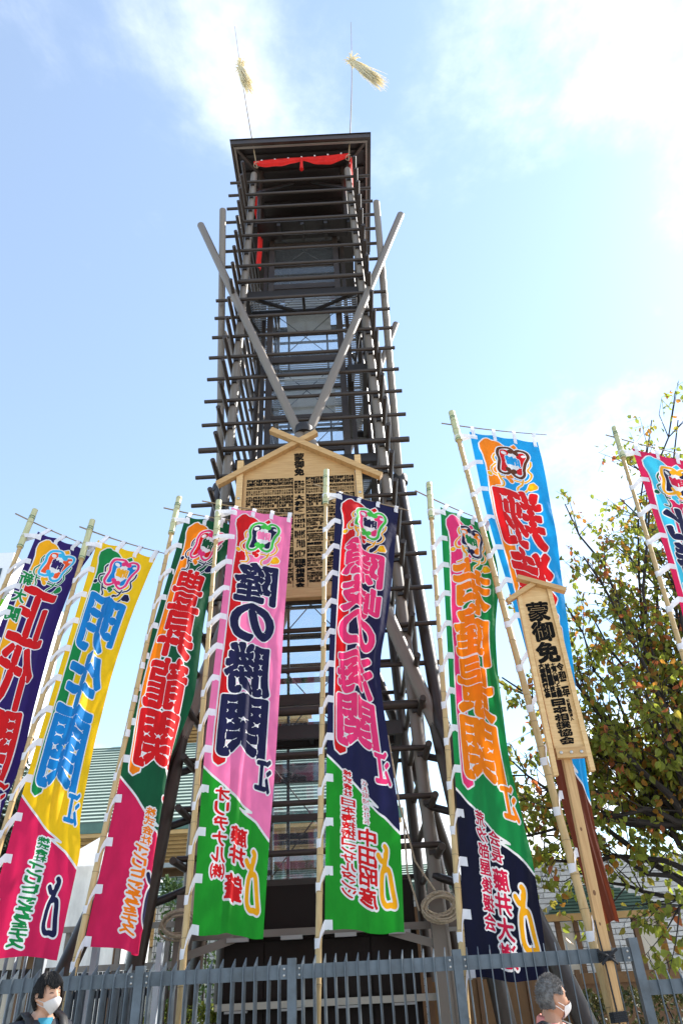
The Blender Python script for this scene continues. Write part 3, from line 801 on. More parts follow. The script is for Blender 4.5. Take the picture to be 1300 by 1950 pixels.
    for ch, q in zip(nm, hs):
        hh = (v1 - v0) * q / tot
        F = a.char(a.blank(), ch, .185 * BW, (v + .0065) * BH, .63 * BW, (hh - .013) * BH, True, 16)
        f = fatten(F, grow); Fo |= dilate(f, 5.2); Ff |= f; v += hh
    a.put(Fo, Wt, 1.6); a.put(Ff, c['main'], 1.8)
    F = a.char(a.blank(), '江', .74 * BW, .690 * BH, .20 * BW, .066 * BH, True, 10)
    outlined(F, c['main'], 4, 5, 1.3)
    # sponsors' columns
    for s, u0, u1, v0, v1, col in c.get('cols', []):
        F = text_col(a, a.blank(), s, u0, u1, v0, v1, .05, 6)
        w_ = (u1 - u0) * BW
        outlined(F, col, max(.8, w_ * .035), max(3.5, w_ * .10), .9)
    if c.get('yori'):
        ux, vx, su = .79, .866, .25; Q = lambda x, y: ((ux + (x - .5) * su) * BW, (vx + y * .093) * BH)
        F = a.blank()
        for pts in ([(.48, 0), (.56, .06), (.50, .22), (.30, .27), (.12, .16)], [(.50, .14), (.46, .30), (.36, .42), (.30, .50), (.26, .70), (.30, .90), (.46, 1.0), (.70, 1.0)], [(.44, .42), (.60, .40), (.70, .48), (.82, .78), (.92, 1.0), (.84, 1.02), (.70, 1.0)]):
            a.stroke(F, spline([Q(*p) for p in pts]), 16)
        outlined(F, c['yori'], 0, 6, 1.3)
    if c.get('extra'):
        s, u0, u1, v0, v1, col = c['extra']
        F = text_col(a, a.blank(), s, u0, u1, v0, v1, .16, 0); outlined(F, col, 3.0, 5, 1.0)
    return a
def interp_edge(pts):
    """world points down an edge -> smooth function of v in 0..1 (v by length)"""
    P = np.array([tuple(p) for p in spline([np.array(p) for p in pts], 8)]); d = np.r_[0, np.cumsum(np.linalg.norm(np.diff(P, axis=0), axis=1))]; d /= d[-1]
    return lambda v: np.stack([np.interp(v, d, P[:, k]) for k in range(3)], -1)
def bamboo(name, A, B, r0, r1, m, parent, bend=None, step=.36):
    A, B = Vector(A), Vector(B); L = (B - A).length; n = max(6, int(L / .06)); pts, rr = [], []
    nodes = []; z = random.uniform(.1, .3)
    while z < L: nodes.append(z); z += step * random.uniform(.85, 1.15)
    ts = sorted(set([0, 1] + [k / n for k in range(n + 1)] + [min(1, max(0, (q + e) / L)) for q in nodes for e in (-.014, -.006, 0, .006, .014)]))
    for t in ts:
        p = A.lerp(B, t)
        if bend is not None: p = p + Vector(bend) * math.sin(math.pi * t)
        r = r0 + (r1 - r0) * t
        for q in nodes:
            e = abs(t * L - q)
            if e < .003: r *= 1.02
            elif e < .008: r *= 1.10
            elif e < .016: r *= 1.03
        pts.append(p); rr.append(r)
    o = MB().tube(pts, rr, 14).obj(name, m, parent, True)
    for q in nodes:
        t = q / L; p = A.lerp(B, t); 
        if bend is not None: p = p + Vector(bend) * math.sin(math.pi * t)
        dr = (B - A).normalized(); r = (r0 + (r1 - r0) * t) * 1.09
        MB().tube([p - dr * .004, p + dr * .004], r, 14, False).obj('node', BAMBOON, o)
    return o
def banner(c, label, pole_top, pole_bot, Lpx, Rpx, bar, dR=.22, folds=(), foldback=None, bend=(0, 0, 0), nties=13, sleeve=BAMBOOG, seed=0, pr=.034, tie_u=(.05, .36, .66, .95), sway=1.0):
    rnd = random.Random(seed)
    T = at_lean(*pole_top); Bm = at_lean(*pole_bot)
    dz = (T - Bm); Bm = Bm - dz * ((Bm.z - 0.02) / dz.z)          # run the pole down to the ground
    root = tag(empty('nobori_banner', (Bm.x, Bm.y, 0)), label, 'banner', 'nobori banners tied to bamboo poles behind the fence')
    bamboo('bamboo_pole', Bm, T - dz.normalized() * .1, pr, pr * .9, BAMBOO, root, bend)
    dr = dz.normalized(); off = Vector((0, -.012, 0))
    bamboo('bamboo_sleeve', T - dr * .80 + off, T + off, pr + .014, pr + .012, sleeve, root, None, .28)
    for t in (.16, .20, .775): 
        p = T - dr * t + off; MB().tube([p - dr * .006, p + dr * .006], pr + .018, 12, False).obj('binding_wire', WIREG, root)
    # edges of the cloth
    Lw = [at_lean(*p) for p in Lpx]; n = len(Rpx)
    Rw = [at_lean(*p, dY=dR * (1 - i / (n - 1) * .75)) for i, p in enumerate(Rpx)]
    fl, fr = interp_edge(Lw), interp_edge(Rw)
    def surf(u, v):
        u = np.asarray(u, float); v = np.asarray(v, float)
        l, r = fl(v), fr(v); s = u.copy(); back = np.zeros_like(u)
        if foldback is not None:
            uf, vs0, vs1 = foldback; f = np.clip((v - vs0) / (vs1 - vs0), 0, 1); f = f * f * (3 - 2 * f); ov = np.clip(u - uf, 0, None)
            s = u - ov * f * 1.55; back = -np.sqrt(ov / (1 - uf) + 1e-6) * f * .16 * (ov > 0)
        d = r - l; wd = np.linalg.norm(d, axis=-1, keepdims=True); lat = d / wd
        up = np.gradient(np.stack([fl(np.linspace(0, 1, 50))], 0)[0], axis=0)[0]; up = -up / np.linalg.norm(up)
        nrm = np.cross(lat, up); nrm /= np.linalg.norm(nrm, axis=-1, keepdims=True)
        nrm = np.where(nrm[..., 1:2] > 0, -nrm, nrm)
        h = back.copy()
        env = np.clip(v / .06, 0, 1)
        for (ut, ub, amp, wid, va, vb) in folds:
            c0 = ut + (ub - ut) * v; e = np.clip((v - va) / .12, 0, 1) * np.clip((vb - v) / .12, 0, 1); x = (u - c0) / wid
            h += amp * e * np.where(x < 0, np.exp(-x * x * 1.2), np.exp(-x * x * 4.5))
        h += sway * (.020 * np.sin(u * 5.2 + v * 3.1 + seed) + .011 * np.sin(u * 13 + v * 5 + seed * 2) + .03 * np.sin(v * 6.0 + seed) * u) * env * np.clip(u * 6, 0, 1)
        h += 1.7 * sway * (.0045 * np.sin(u * 27 + 4 * np.sin(v * 9 + seed) + seed) + .004 * np.sin(v * 75 + u * 16 + seed * 3) * np.exp(-u * 3.0) + .006 * np.sin(u * 19 - v * 28 + seed * 5) * np.clip(np.sin(v * 7 + seed * 1.7), 0, 1)) * env * np.clip(u * 9, 0, 1)
        sag = -.028 * np.abs(np.sin(u * math.pi * 3)) * np.exp(-v * 60)
        ripple = .012 * np.sin(u * 9 + seed) * np.exp(-(1 - v) * 40)
        P = l + d * s[..., None] + nrm * h[..., None]
        P[..., 2] += sag + ripple
        return P
    cl = cut_mesh('cloth', banner_art(c), c['bg'], surf, root)
    # cane across the top with sewn loops
    b0, b1 = at_lean(*bar[0]), at_lean(*bar[1], dY=dR)
    bd = (b1 - b0)
    MB().tube([b0 + bd * t + Vector((0, 0, -.03 * math.sin(math.pi * t))) for t in np.linspace(0, 1, 9)], [.012 - .005 * t for t in np.linspace(0, 1, 9)], 6).obj('cane', TWIG, root, True)
    fz = Vector((0, -.02, 0))
    for u in tie_u:
        p = Vector(surf(np.array([u]), np.array([.012]))[0]); q = Vector(surf(np.array([u + .07]), np.array([.012]))[0]); lat = (q - p).normalized()
        t = max(0, min(1, (p - b0).dot(bd) / bd.dot(bd))); g = b0 + bd * t; g.z += .012 - .03 * math.sin(math.pi * t)
        hgt = max(.06, g.z - p.z); wdt = .062; f1 = fz * .7
        vs = []
        for k, (dz_, dy_) in enumerate(((-.05, -.012), (0, -.014), (hgt * .6, -.016), (hgt, -.018), (hgt + .012, 0.0), (hgt, .014), (hgt * .5, .012), (0, .008))):
            c_ = Vector((p.x + (g.x - p.x) * max(0, dz_) / hgt, p.y + (g.y - p.y) * max(0, dz_) / hgt + dy_, p.z + dz_))
            vs += [c_ - lat * wdt / 2, c_ + lat * wdt / 2]
        fs = [(2 * k, 2 * k + 1, 2 * k + 3, 2 * k + 2) for k in range(7)]
        mesh_obj('loop_tape', vs, fs, WHITEC, root, True)
    # tapes down the hoist edge round the pole
    for k in range(nties):
        v = .018 + (k / (nties - 1)) ** .97 * .975
        e = Vector(surf(np.array([0.0]), np.array([v]))[0]); e2 = Vector(surf(np.array([.10]), np.array([v]))[0])
        t = (e - Bm).dot(dr) / dz.length * 1.0; ax = Bm + dr * ((e - Bm).dot(dr)); tt = (ax.z - Bm.z) / (T.z - Bm.z)
        ax = ax + Vector(bend) * math.sin(math.pi * min(1, max(0, tt)))
        rp = pr + .015 if tt > .9 else pr
        lat = (e - ax); lat.z = 0; dist = lat.length; lat.normalize(); front = Vector((0, -1, 0)); front -= lat * front.dot(lat); front.normalize()
        drop = .02 if tt > .9 else rnd.uniform(.15, .23); hh = .088
        path = [(e2 + front * .009, 0.0), (e.lerp(e2, .45) + front * .010, 0.0), (e + front * .010, 0)]
        for f in (.35, .7): path.append((e.lerp(ax + front * (rp + .006), f) + front * .02 * math.sin(f * 3), drop * f ** 1.4))
        for a in np.linspace(80, 280, 9):
            q = rad(a); path.append((ax + front * math.sin(q) * (rp + .006) + lat * math.cos(q) * (rp + .006), drop * (1 - .10 * (a > 180))))
        path.append((e.lerp(ax, .5) - front * (rp * .6), drop * .4)); path.append((e - front * .006, 0.0))
        vs = []; up = Vector((0, 0, 1)); tw = rnd.uniform(-.25, .25)
        for i, (p, dd) in enumerate(path):
            s = up * (hh / 2 * (1 - .22 * (3 <= i <= 4))); c_ = p - dr * dd
            vs += [c_ - s, c_ + s]
        fs = [(2 * i, 2 * i + 2, 2 * i + 3, 2 * i + 1) for i in range(len(path) - 1)]
        mesh_obj('tie_tape', vs, fs, WHITEC, root, True)
    return root
SPON = '株式会社インリトニシテラミナス'
COLS2 = lambda c1: [(SPON[:4], .40, .57, .790, .838, c1), (SPON[4:], .34, .56, .838, .985, c1)]
banner(dict(bg=D['purple'], noshi=D['amber'], frame=D['cyan'], inner=D['vermilion'], ec=D['purple'], cord=D['green'], main=D['red'], low=D['green'], name='正代関', extra=('新大関', .02, .26, .13, .30, D['green'])),
       'purple banner with red lettering, leftmost of the large banners', (68, 972), (-60, 1283), [(73, 1012), (0, 1194), (-60, 1400), (-120, 1650), (-150, 1800)], [(178, 1050), (138, 1118), (102, 1216), (69, 1332), (41, 1449), (0, 1560), (-40, 1800)], ((30, 978), (203, 1052)),
       folds=((.9, .8, .05, .1, .1, .9),), seed=1)
banner(dict(bg=D['yellow'], noshi=D['green'], frame=D['hot'], inner=D['blue'], ec=D['amber'], cord=D['navy'], main=D['blue'], low=D['magenta'], name='明生関', cols=COLS2(D['green']), yori=D['navy']),
       'yellow banner with blue lettering and a magenta lower part', (177, 992), (0, 1610), [(187, 1028), (127, 1229), (61, 1448), (0, 1668), (-45, 1822)], [(297, 1062), (257, 1158), (221, 1260), (194, 1360), (174, 1448), (154, 1563), (152, 1631), (110, 1827)], ((152, 1003), (322, 1056)),
       folds=((.52, .66, .13, .10, .1, .78), (.2, .3, .02, .15, 0, 1)), seed=2)
banner(dict(bg=D['pink'], noshi=D['red'], frame=D['grass'], inner=D['navy'], ec=D['pink'], cord=D['amber'], main=D['navy'], low=D['leaf'], name='隆の勝関', hs=[1, .85, 1.05, 1.1],
            cols=[('オリヂナル㈱', .20, .40, .752, .915, D['red']), ('藤井', .46, .68, .826, .892, D['red']), ('肇', .42, .66, .905, .953, D['red'])], yori=D['amber']),
       'pink banner with navy lettering and a bright green lower part', (417, 955), (340, 1950), [(441, 966), (425, 1126), (405, 1290), (389, 1441), (365, 1779)], [(556, 985), (543, 1153), (533, 1310), (524, 1458), (514, 1586), (501, 1786)], ((385, 954), (572, 980)),
       folds=((.55, .50, .09, .11, .45, 1.08), (.9, .93, .03, .08, 0, .6)), seed=3)
banner(dict(bg=D['forest'], noshi=D['orange'], frame=D['hot'], inner=D['red'], ec=D['forest'], cord=D['navy'], main=D['red'], low=D['magenta'], name='豊昇龍関', cols=[(SPON[:4], .50, .66, .765, .832, D['orange']), (SPON[4:], .43, .64, .832, .975, D['orange'])], yori=D['navy']),
       'dark green banner with red lettering and a magenta lower part', (342, 948), (121, 1936), [(354, 982), (305, 1150), (261, 1296), (228, 1485), (160, 1800)], [(459, 1000), (401, 1128), (375, 1290), (358, 1420), (338, 1560), (300, 1818)], ((312, 967), (470, 994)),
       folds=((.62, .70, .06, .12, .2, .8),), foldback=(.74, .50, .75), seed=4)
banner(dict(bg=D['navy'], noshi=D['red'], frame=D['grass'], inner=D['hot'], ec=D['navy'], cord=D['amber'], main=D['hot'], low=D['leaf'], name='隠岐の海関', hs=[1.05, .9, .85, 1, 1.05],
            cols=[('株式会社', .24, .37, .736, .786, D['red']), ('日本海技術コンサルタンツ', .21, .40, .790, .952, D['red']), ('代表取締役社長', .505, .595, .752, .832, D['red']), ('中田昭彦', .44, .67, .838, .965, D['red'])], yori=D['amber']),
       'navy banner with pink lettering and a green lower part before the tower', (621, 897), (604, 1950), [(640, 935), (630, 1150), (625, 1300), (622, 1437), (618, 1769)], [(760, 966), (741, 1153), (724, 1255), (727, 1330), (746, 1458), (760, 1562), (770, 1777)], ((597, 922), (778, 972)),
       folds=((.30, .66, .22, .15, .02, .66), (.85, .9, .05, .1, .1, .6)), seed=5)
banner(dict(bg=D['green'], noshi=D['hot'], frame=D['navy'], inner=D['orange'], ec=D['green'], cord=D['amber'], main=D['orange'], low=D['midnight'], name='若隆景関',
            cols=[('荒汐部屋後援会', .27, .41, .745, .935, D['crimson']), ('会長', .44, .60, .775, .83, D['crimson']), ('藤井大道', .43, .63, .838, .985, D['crimson'])], yori=D['amber']),
       'green banner with orange lettering and a midnight blue lower part', (816, 921), (887, 1920), [(838, 965), (846, 1130), (855, 1300), (867, 1497), (880, 1717), (890, 1862)], [(928, 1000), (948, 1092), (941, 1217), (953, 1333), (967, 1433), (997, 1567), (1017, 1650), (1047, 1870)], ((790, 934), (940, 998)),
       folds=((.28, .80, .20, .13, .0, .62), (.85, .95, .05, .1, .1, .6)), seed=6)
banner(dict(bg=D['sky'], noshi=D['orange'], frame=D['umber'], inner=D['red'], ec=D['sky'], cord=D['amber'], main=D['red'], low=D['brown'], name='翔猿関'),
       'light blue banner with red lettering behind the small signboard', (859, 786), (1170, 1950), [(893, 822), (926, 976), (970, 1128), (1006, 1258), (1053, 1467), (1134, 1757)], [(1023, 842), (1048, 970), (1070, 1106), (1096, 1300), (1128, 1552), (1175, 1757)], ((840, 806), (1040, 828)),
       folds=((.3, .35, .03, .15, 0, 1),), seed=7, pr=.045)
banner(dict(bg=D['magenta'], noshi=D['aqua'], frame=D['amber'], inner=D['navy'], ec=D['crimson'], cord=D['bottle'], main=D['navy'], low=D['aqua'], name='北勝富士関'),
       'crimson banner with navy lettering at the right edge by the tree', (1168, 815), (1300, 1250), [(1202, 853), (1234, 951), (1272, 1073), (1310, 1215), (1380, 1500), (1450, 1800)], [(1332, 884), (1358, 990), (1390, 1110), (1424, 1260), (1480, 1540), (1520, 1800)], ((1152, 828), (1350, 876)),
       folds=((.4, .5, .04, .15, .1, .9),), seed=8)
banner(dict(bg=D['lime'], noshi=D['red'], frame=D['hot'], inner=D['blue'], ec=D['navy'], cord=D['amber'], main=D['red'], low=D['navy'], name='関'),
       'lime green banner of which only a corner shows at the left edge', (-92, 1060), (-240, 1370), [(-85, 1090), (-160, 1280), (-230, 1480), (-300, 1800)], [(15, 1132), (-20, 1200), (-70, 1330), (-110, 1460), (-170, 1800)], ((-120, 1065), (32, 1136)), seed=9)

# ================================================================== big ranking board on the tower
BY = 10.45
board = tag(empty('ranking_board', (-0.78, BY, 7.1)), 'large gabled wooden board crowded with black ranking lists on the tower front', 'signboard')
MB().prism([(-1.86, 7.27), (.30, 7.27), (.30, 9.88), (-.78, 10.52), (-1.86, 9.88)], BY, BY + .05).obj('backboard', WOODH, board)
for x0, x1 in ((-1.99, -1.87), (.31, .43)):
    MB().box(x0, x1, BY - .07, BY + .07, 7.08, 10.18).obj('stile', WOOD, board)
MB().box(-1.868, .308, BY - .06, BY + .06, 7.09, 7.26).obj('bottom_rail', WOODH, board)
MB().bar((-2.36, BY - .05, 9.62), (-.42, BY - .05, 10.82), .12, .11, (0, 0, 1)).obj('gable_beam', WOODH, board)
MB().bar((.80, BY - .075, 9.60), (-1.34, BY - .075, 10.92), .13, .11, (0, 0, 1)).obj('gable_beam', WOODH, board)
for x in (-1.93, .37):
    for z in (9.0, 9.25, 7.4, 7.16):
        MB().tube([(x, BY - .07, z), (x, BY - .085, z), (x, BY - .09, z)], [.028, .028, .018], 10).obj('bolt', BOLT, board, True)
POOL = '白鵬鶴竜貴景勝朝乃山正代御嶽海隆勝照強炎遠藤高安栃心大栄翔阿武咲北富士妙義龍玉鷲宝富琴恵光千佐豊昇明生碧輝徳魁聖逸城東西前頭関脇小結両国部屋茨城福岡青森兵庫石川'
_rnd = random.Random(5)
def glyph_block(parts, ch, x, z, w_, h_, off=.012, bold=True):
    bold = off > .025; t = glyph(ch, min(off, .03))
    if not len(t): return
    mn = t.reshape(-1, 2).min(0); mx = t.reshape(-1, 2).max(0); q = (t - mn) / (mx - mn)
    for k, (ex, ez_) in enumerate(((0, 0), (.13, .04), (.04, .13)) if bold else ((0, 0),)):   # printed heavy: three passes of the same stroke
        P = np.stack([x + q[..., 0] * w_ * .93 + ex * w_, np.full(q.shape[:2], BY - .003 - k * .0004), z - (1 - q[..., 1]) * h_ * .95 - ez_ * h_ * .5], -1)
        parts.append(P.reshape(-1, 3))
def glyph_obj(name, parts, m, parent):
    V = np.concatenate(parts) - np.array(origin(parent)); n = len(V) // 3
    me = bpy.data.meshes.new(name); me.vertices.add(3 * n); me.vertices.foreach_set('co', V.reshape(-1)); me.loops.add(3 * n); me.loops.foreach_set('vertex_index', np.arange(3 * n)); me.polygons.add(n); me.polygons.foreach_set('loop_start', np.arange(0, 3 * n, 3)); me.materials.append(m); me.update()
    return link_mesh(name, me, parent)
def inked(name, art, surf, parent):
    o = cut_mesh(name, art, INK, surf, parent, 1, 1, .4)
    bm = bmesh.new(); bm.from_mesh(o.data); keep = [i for i, m in enumerate(o.data.materials) if i > 0]
    bmesh.ops.delete(bm, geom=[f for f in bm.faces if f.material_index == 0], context='FACES')
    bm.to_mesh(o.data); bm.free(); return o
INK2 = mat('brushed ink', (0.008, 0.0075, 0.007), 0.9, 0.0, 0.08)
ha = Art(160, 420); F = ha.blank()
for i, ch in enumerate('蒙御免'): ha.char(F, ch, 22, 16 + i * 132, 116, 118, False, 0)
ha.put(fatten(F, 9, 1.0, 3.5), INK2, 1.0)
inked('heading', ha, lambda u, v: np.stack([-.90 + .235 * u, np.full_like(u, BY - .004), 10.36 - .60 * v], -1), board)
ha = Art(120, 480); F = ha.blank()
for i, ch in enumerate('日本相撲協会'): ha.char(F, ch, 14, 10 + i * 77, 92, 68, False, 0)
ha.put(fatten(F, 5, .8, 3), INK2, .9)
inked('association_name', ha, lambda u, v: np.stack([-.88 + .19 * u, np.full_like(u, BY - .004), 7.90 - .60 * v], -1), board)
parts = []
rows = [(.13, 20, 2, .055), (.055, 30, 2, .05), (.095, 20, 2, .02), (.20, 20, 4, .055), (.12, 24, 3, .055), (.055, 13, 1, .06), (.13, 26, 4, .05), (.06, 9, 1, .07), (.04, 36, 1, .05), (.13, 28, 4, .045), (.06, 7, 1, .07), (.10, 30, 3, .05), (.06, 7, 1, .07), (.14, 28, 4, .045), (.06, 6, 1, .07), (.16, 28, 4, .045)]
tot = sum(r[0] for r in rows); sc = 2.36 / tot
for x0, x1 in ((-1.80, -.90), (-.66, .27)):
    z = 9.74
    for hgt, nc, nr, off in rows:
        h = hgt * sc
        cw = (x1 - x0) / nc; ch_ = (h - .018) / nr
        for c_ in range(nc):
            for r_ in range(nr):
                if nr >= 4 and r_ >= nr - 2 and _rnd.random() < .22: continue
                glyph_block(parts, _rnd.choice(POOL), x0 + c_ * cw + cw * .01, z - r_ * ch_, cw * .97, ch_ * .98, off)
        z -= h
z = 9.66
for txt, h, ncol in (('令和二年十一月八日於両国国技館', .32, 3), ('大相撲', .40, 1), ('行司木村庄之助式守伊之助', .34, 4), ('勝負検査役年寄理事', .40, 5), ('呼出若者頭世話人床山', .36, 5)):
    n = math.ceil(len(txt) / ncol); cw = .2 / ncol
    for i, ch in enumerate(txt):
        c_, r_ = divmod(i, n); glyph_block(parts, ch, -.68 - (c_ + 1) * cw, z - r_ * h / n, cw * .9, h / n * .9, .03)
    z -= h + .03
lt = glyph_obj('list_lettering', parts, INK, board)
for x in (-.905, -.655): MB().box(x - .004, x + .004, BY - .004, BY - .001, 7.32, 9.72).obj('rule_line', INK, board)

# ================================================================== small gabled signboard on a post
SYP = 7.33
sign = tag(empty('notice_sign', (2.13, SYP, 0)), 'small gabled wooden notice board on a square post tied to the fence', 'signboard')
MB().bar((2.13, SYP + .075, 0), (2.215, SYP + .075, 3.55), .085, .085, (0, 1, 0)).obj('post', PINE, sign)
MB().box(2.092, 2.404, SYP, SYP + .03, 3.46, 5.36).prism([(2.092, 5.361), (2.404, 5.361), (2.404, 5.40), (2.25, 5.47), (2.092, 5.375)], SYP, SYP + .03).obj('backboard', WOOD, sign)
MB().bar((2.042, SYP, 3.25), (2.062, SYP, 5.385), .050, .07, (0, 1, 0)).obj('stile', WOOD, sign)
MB().bar((2.425, SYP, 3.28), (2.432, SYP, 5.405), .050, .07, (0, 1, 0)).obj('stile', WOOD, sign)
MB().box(2.093, 2.401, SYP - .035, SYP + .034, 3.42, 3.525).obj('bottom_rail', WOODH, sign)
MB().bar((1.905, SYP - .028, 5.245), (2.262, SYP - .028, 5.455), .075, .055).obj('gable_beam', WOODH, sign)
MB().bar((2.075, SYP - .045, 5.545), (2.615, SYP - .045, 5.335), .085, .055).obj('gable_beam', WOODH, sign)
for x in (2.14, 2.245, 2.35):
    MB().tube([(x, SYP - .035, 3.47), (x, SYP - .045, 3.47), (x, SYP - .05, 3.47)], [.016, .016, .008], 10).obj('bolt', BOLT, sign, True)
for z, s in ((2.75, .013), (2.2, .017), (1.95, .010), (1.2, .015), (.7, .012)):
    x = 2.13 + .085 * z / 3.55 + _rnd.uniform(-.025, .025); y = SYP + .0315
    MB().add([(x + math.cos(q) * s * .8, y, z + math.sin(q) * s * 1.4) for q in np.linspace(0, 6.28, 11)[:-1]], [tuple(range(9, -1, -1))]).obj('knot', KNOT, sign)
sa = Art(186, 1080)
F = sa.blank()
def srow(txt, x0, x1, y0, y1, g=3.0, sm=1.0, shear=-6):
    F = sa.blank(); n = len(txt); h = (y1 - y0) / n
    for i, ch in enumerate(txt): sa.char(F, ch, x0 + g, y0 + i * h + g, x1 - x0 - 2 * g, h - 2 * g + 1, False, shear)
    sa.put(fatten(F, g, 1.2, 2.6) if g > 4 else dilate(F, g), INK, sm)
srow('蒙御免', 14, 174, 40, 505, 10, 1.4)
srow('令和二年', 128, 180, 508, 748, 4.5); srow('十一月八日ヨリ十五日間', 90, 127, 508, 748, 2.6)
srow('於両国国技館', 50, 89, 508, 748, 3.2); srow('大相撲興行仕候', 8, 49, 508, 748, 3.2)
srow('公益財団法人', 138, 164, 760, 905, 1.8); srow('日本相撲協会', 40, 134, 756, 1054, 6.5, 1.2)
def ssurf(u, v):
    return np.stack([2.096 + .304 * u, np.full_like(u, SYP - .004), 5.30 - 1.78 * v], -1)
me_o = cut_mesh('lettering', sa, WOOD, ssurf, sign, 1, 1, .4)
bm = bmesh.new(); bm.from_mesh(me_o.data)                      # keep the inked faces only: raised letters on the wood
bmesh.ops.delete(bm, geom=[f for f in bm.faces if f.material_index == 0], context='FACES')
bm.to_mesh(me_o.data); bm.free()
# black lashings to the fence
for z in (1.70, 1.26):
    root = tag(empty('lashing_rope', (2.15, SYP, z)), 'black rope lashing the sign post %s' % ('to the fence rail' if z > 1.5 else 'lower down below the rail'), 'rope', 'black lashings on the sign post')
    for k in range(5):
        zz = z - .03 + k * .015; x = 2.13 + .024 * z
        MB().tube([(x - .058, SYP + .02, zz), (x - .05, SYP + .022, zz), (x + .05, SYP + .022, zz + .006), (x + .058, SYP + .03, zz + .006), (x + .058, SYP + .125, zz), (x - .058, SYP + .125, zz - .005), (x - .058, SYP + .03, zz)], .009, 6).obj('rope_turn', ROPEK, root, True)
    if z > 1.5:
        for s in (-1, 1):
            MB().tube([(2.17 - s * .07, SYP + .01, z - .06), (2.17, SYP + .005, z), (2.17 + s * .09, SYP + .02, z + .05)], .012, 6).obj('rope_turn', ROPEK, root, True)
        MB().tube([(2.12, SYP + .02, 1.98), (2.13, SYP + .02, 1.75), (2.14, SYP + .02, 1.3), (2.135, SYP + .02, .9)], .007, 6).obj('rope_end', ROPEK, root, True)

# ================================================================== fence along the pavement
fence = tag(empty('steel_fence', (0, 7.5, 0)), 'blue grey steel picket fence along the pavement in front of the tower', 'fence')
boxF = unit_box('fence_box', FENCE)
pk = MB(); d0, d1, hwd = -.052, .032, .0042
pk.add([(-hwd, d0, 0), (hwd, d0, 0), (hwd, d1, 0), (-hwd, d1, 0), (-hwd, d0, 1.765), (hwd, d0, 1.765), (hwd, d1, 1.835), (-hwd, d1, 1.835)],
       [(0, 3, 2, 1), (4, 5, 6, 7), (0, 1, 5, 4), (1, 2, 6, 5), (2, 3, 7, 6), (3, 0, 4, 7)])
pme = bpy.data.meshes.new('picket'); pme.from_pydata(pk.v, [], pk.f); pme.materials.append(FENCE)
posts = [-5.02, -3.53, -2.06, -.67, .84, 2.46]
for x in posts:
    MB().box(x - .04, x + .04, 7.455, 7.535, 0, 1.815 + (.02 if x > 2 else 0)).obj('fence_post', FENCE, fence)
for a, b in zip(posts[:-1], posts[1:]):
    for z in (1.71, .35): MB().box(a + .041, b - .041, 7.475, 7.515, z - .055, z + .055).obj('rail', FENCE, fence)
    for x in (a + .07, b - .07):
        for z in (1.735, 1.685): MB().tube([(x, 7.475, z), (x, 7.466, z), (x, 7.463, z)], [.010, .010, .006], 8).obj('rail_bolt', BOLT, fence, True)
    n = int(round((b - a) / .104)); 
    for k in range(1, n):
        o = link_mesh('picket', pme, fence); o.location = (a + (b - a) * k / n, 0, random.uniform(-.006, .006)); o.rotation_euler = (0, random.uniform(-.005, .005), rad(-12) + random.uniform(-.03, .03))
for a, b in ((2.50, 4.0), (4.0, 5.5)):
    for z in (1.455, .3): MB().box(a + .001, b, 7.475, 7.515, z - .055, z + .055).obj('rail', FENCE, fence)
    for k in range(1, 14):
        o = link_mesh('picket', pme, fence); o.location = (a + (b - a) * k / 14, 0, -.255); o.rotation_euler = (0, 0, rad(-12) + random.uniform(-.03, .03))
# a second fence behind it at the left, its sunlight put into the picket colour
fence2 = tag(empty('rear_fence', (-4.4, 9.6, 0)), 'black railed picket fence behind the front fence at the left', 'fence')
pkw = mat('sunlit pale paint', (0.42, 0.46, 0.50), 0.5, var=.1); p2 = bpy.data.meshes.new('picket_pale'); p2.from_pydata(pk.v, [], pk.f); p2.materials.append(pkw)  # sunlight on the pickets is put into this pale colour; gate posts share it
MB().box(-6.6, -3.75, 9.62, 9.66, 1.80, 1.92).obj('rail', STEELD, fence2)
for x in (-5.15, -3.85): MB().box(x - .05, x + .05, 9.56, 9.66, 0, 2.18).obj('fence_post', FENCE, fence2)
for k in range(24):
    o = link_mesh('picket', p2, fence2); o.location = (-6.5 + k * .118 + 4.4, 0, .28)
gate = tag(empty('sliding_gate', (-3.3, 10.2, 0)), 'grey sliding gate of close upright bars behind the left of the fence', 'gate')
for k in range(26):
    block('gate_bar', boxF, (-3.98 + k * .052, 10.2, .95), (.028, .05, 1.84), gate)
MB().box(-4.0, -2.62, 10.24, 10.28, 1.60, 1.68).obj('gate_rail', FENCE, gate)
MB().box(-4.0, -2.62, 10.24, 10.28, .15, .25).obj('gate_rail', FENCE, gate)
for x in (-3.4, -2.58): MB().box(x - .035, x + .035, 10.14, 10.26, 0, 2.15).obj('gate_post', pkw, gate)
hr = tag(empty('handrail', (-4.0, 12.2, 0)), 'weathered timber handrail behind the gate at the left', 'railing')
RAILW = mat('weathered timber', (0.30, 0.26, 0.22), 0.8, var=.2, vscale=6)
for z in (2.50, 1.98): MB().box(-5.0, -2.75, 12.18, 12.24, z - .04, z + .04).obj('rail', RAILW, hr)
for x in (-4.55, -3.75, -3.0): MB().box(x - .035, x + .035, 12.241, 12.30, 0, 2.49).obj('handrail_post', RAILW, hr)

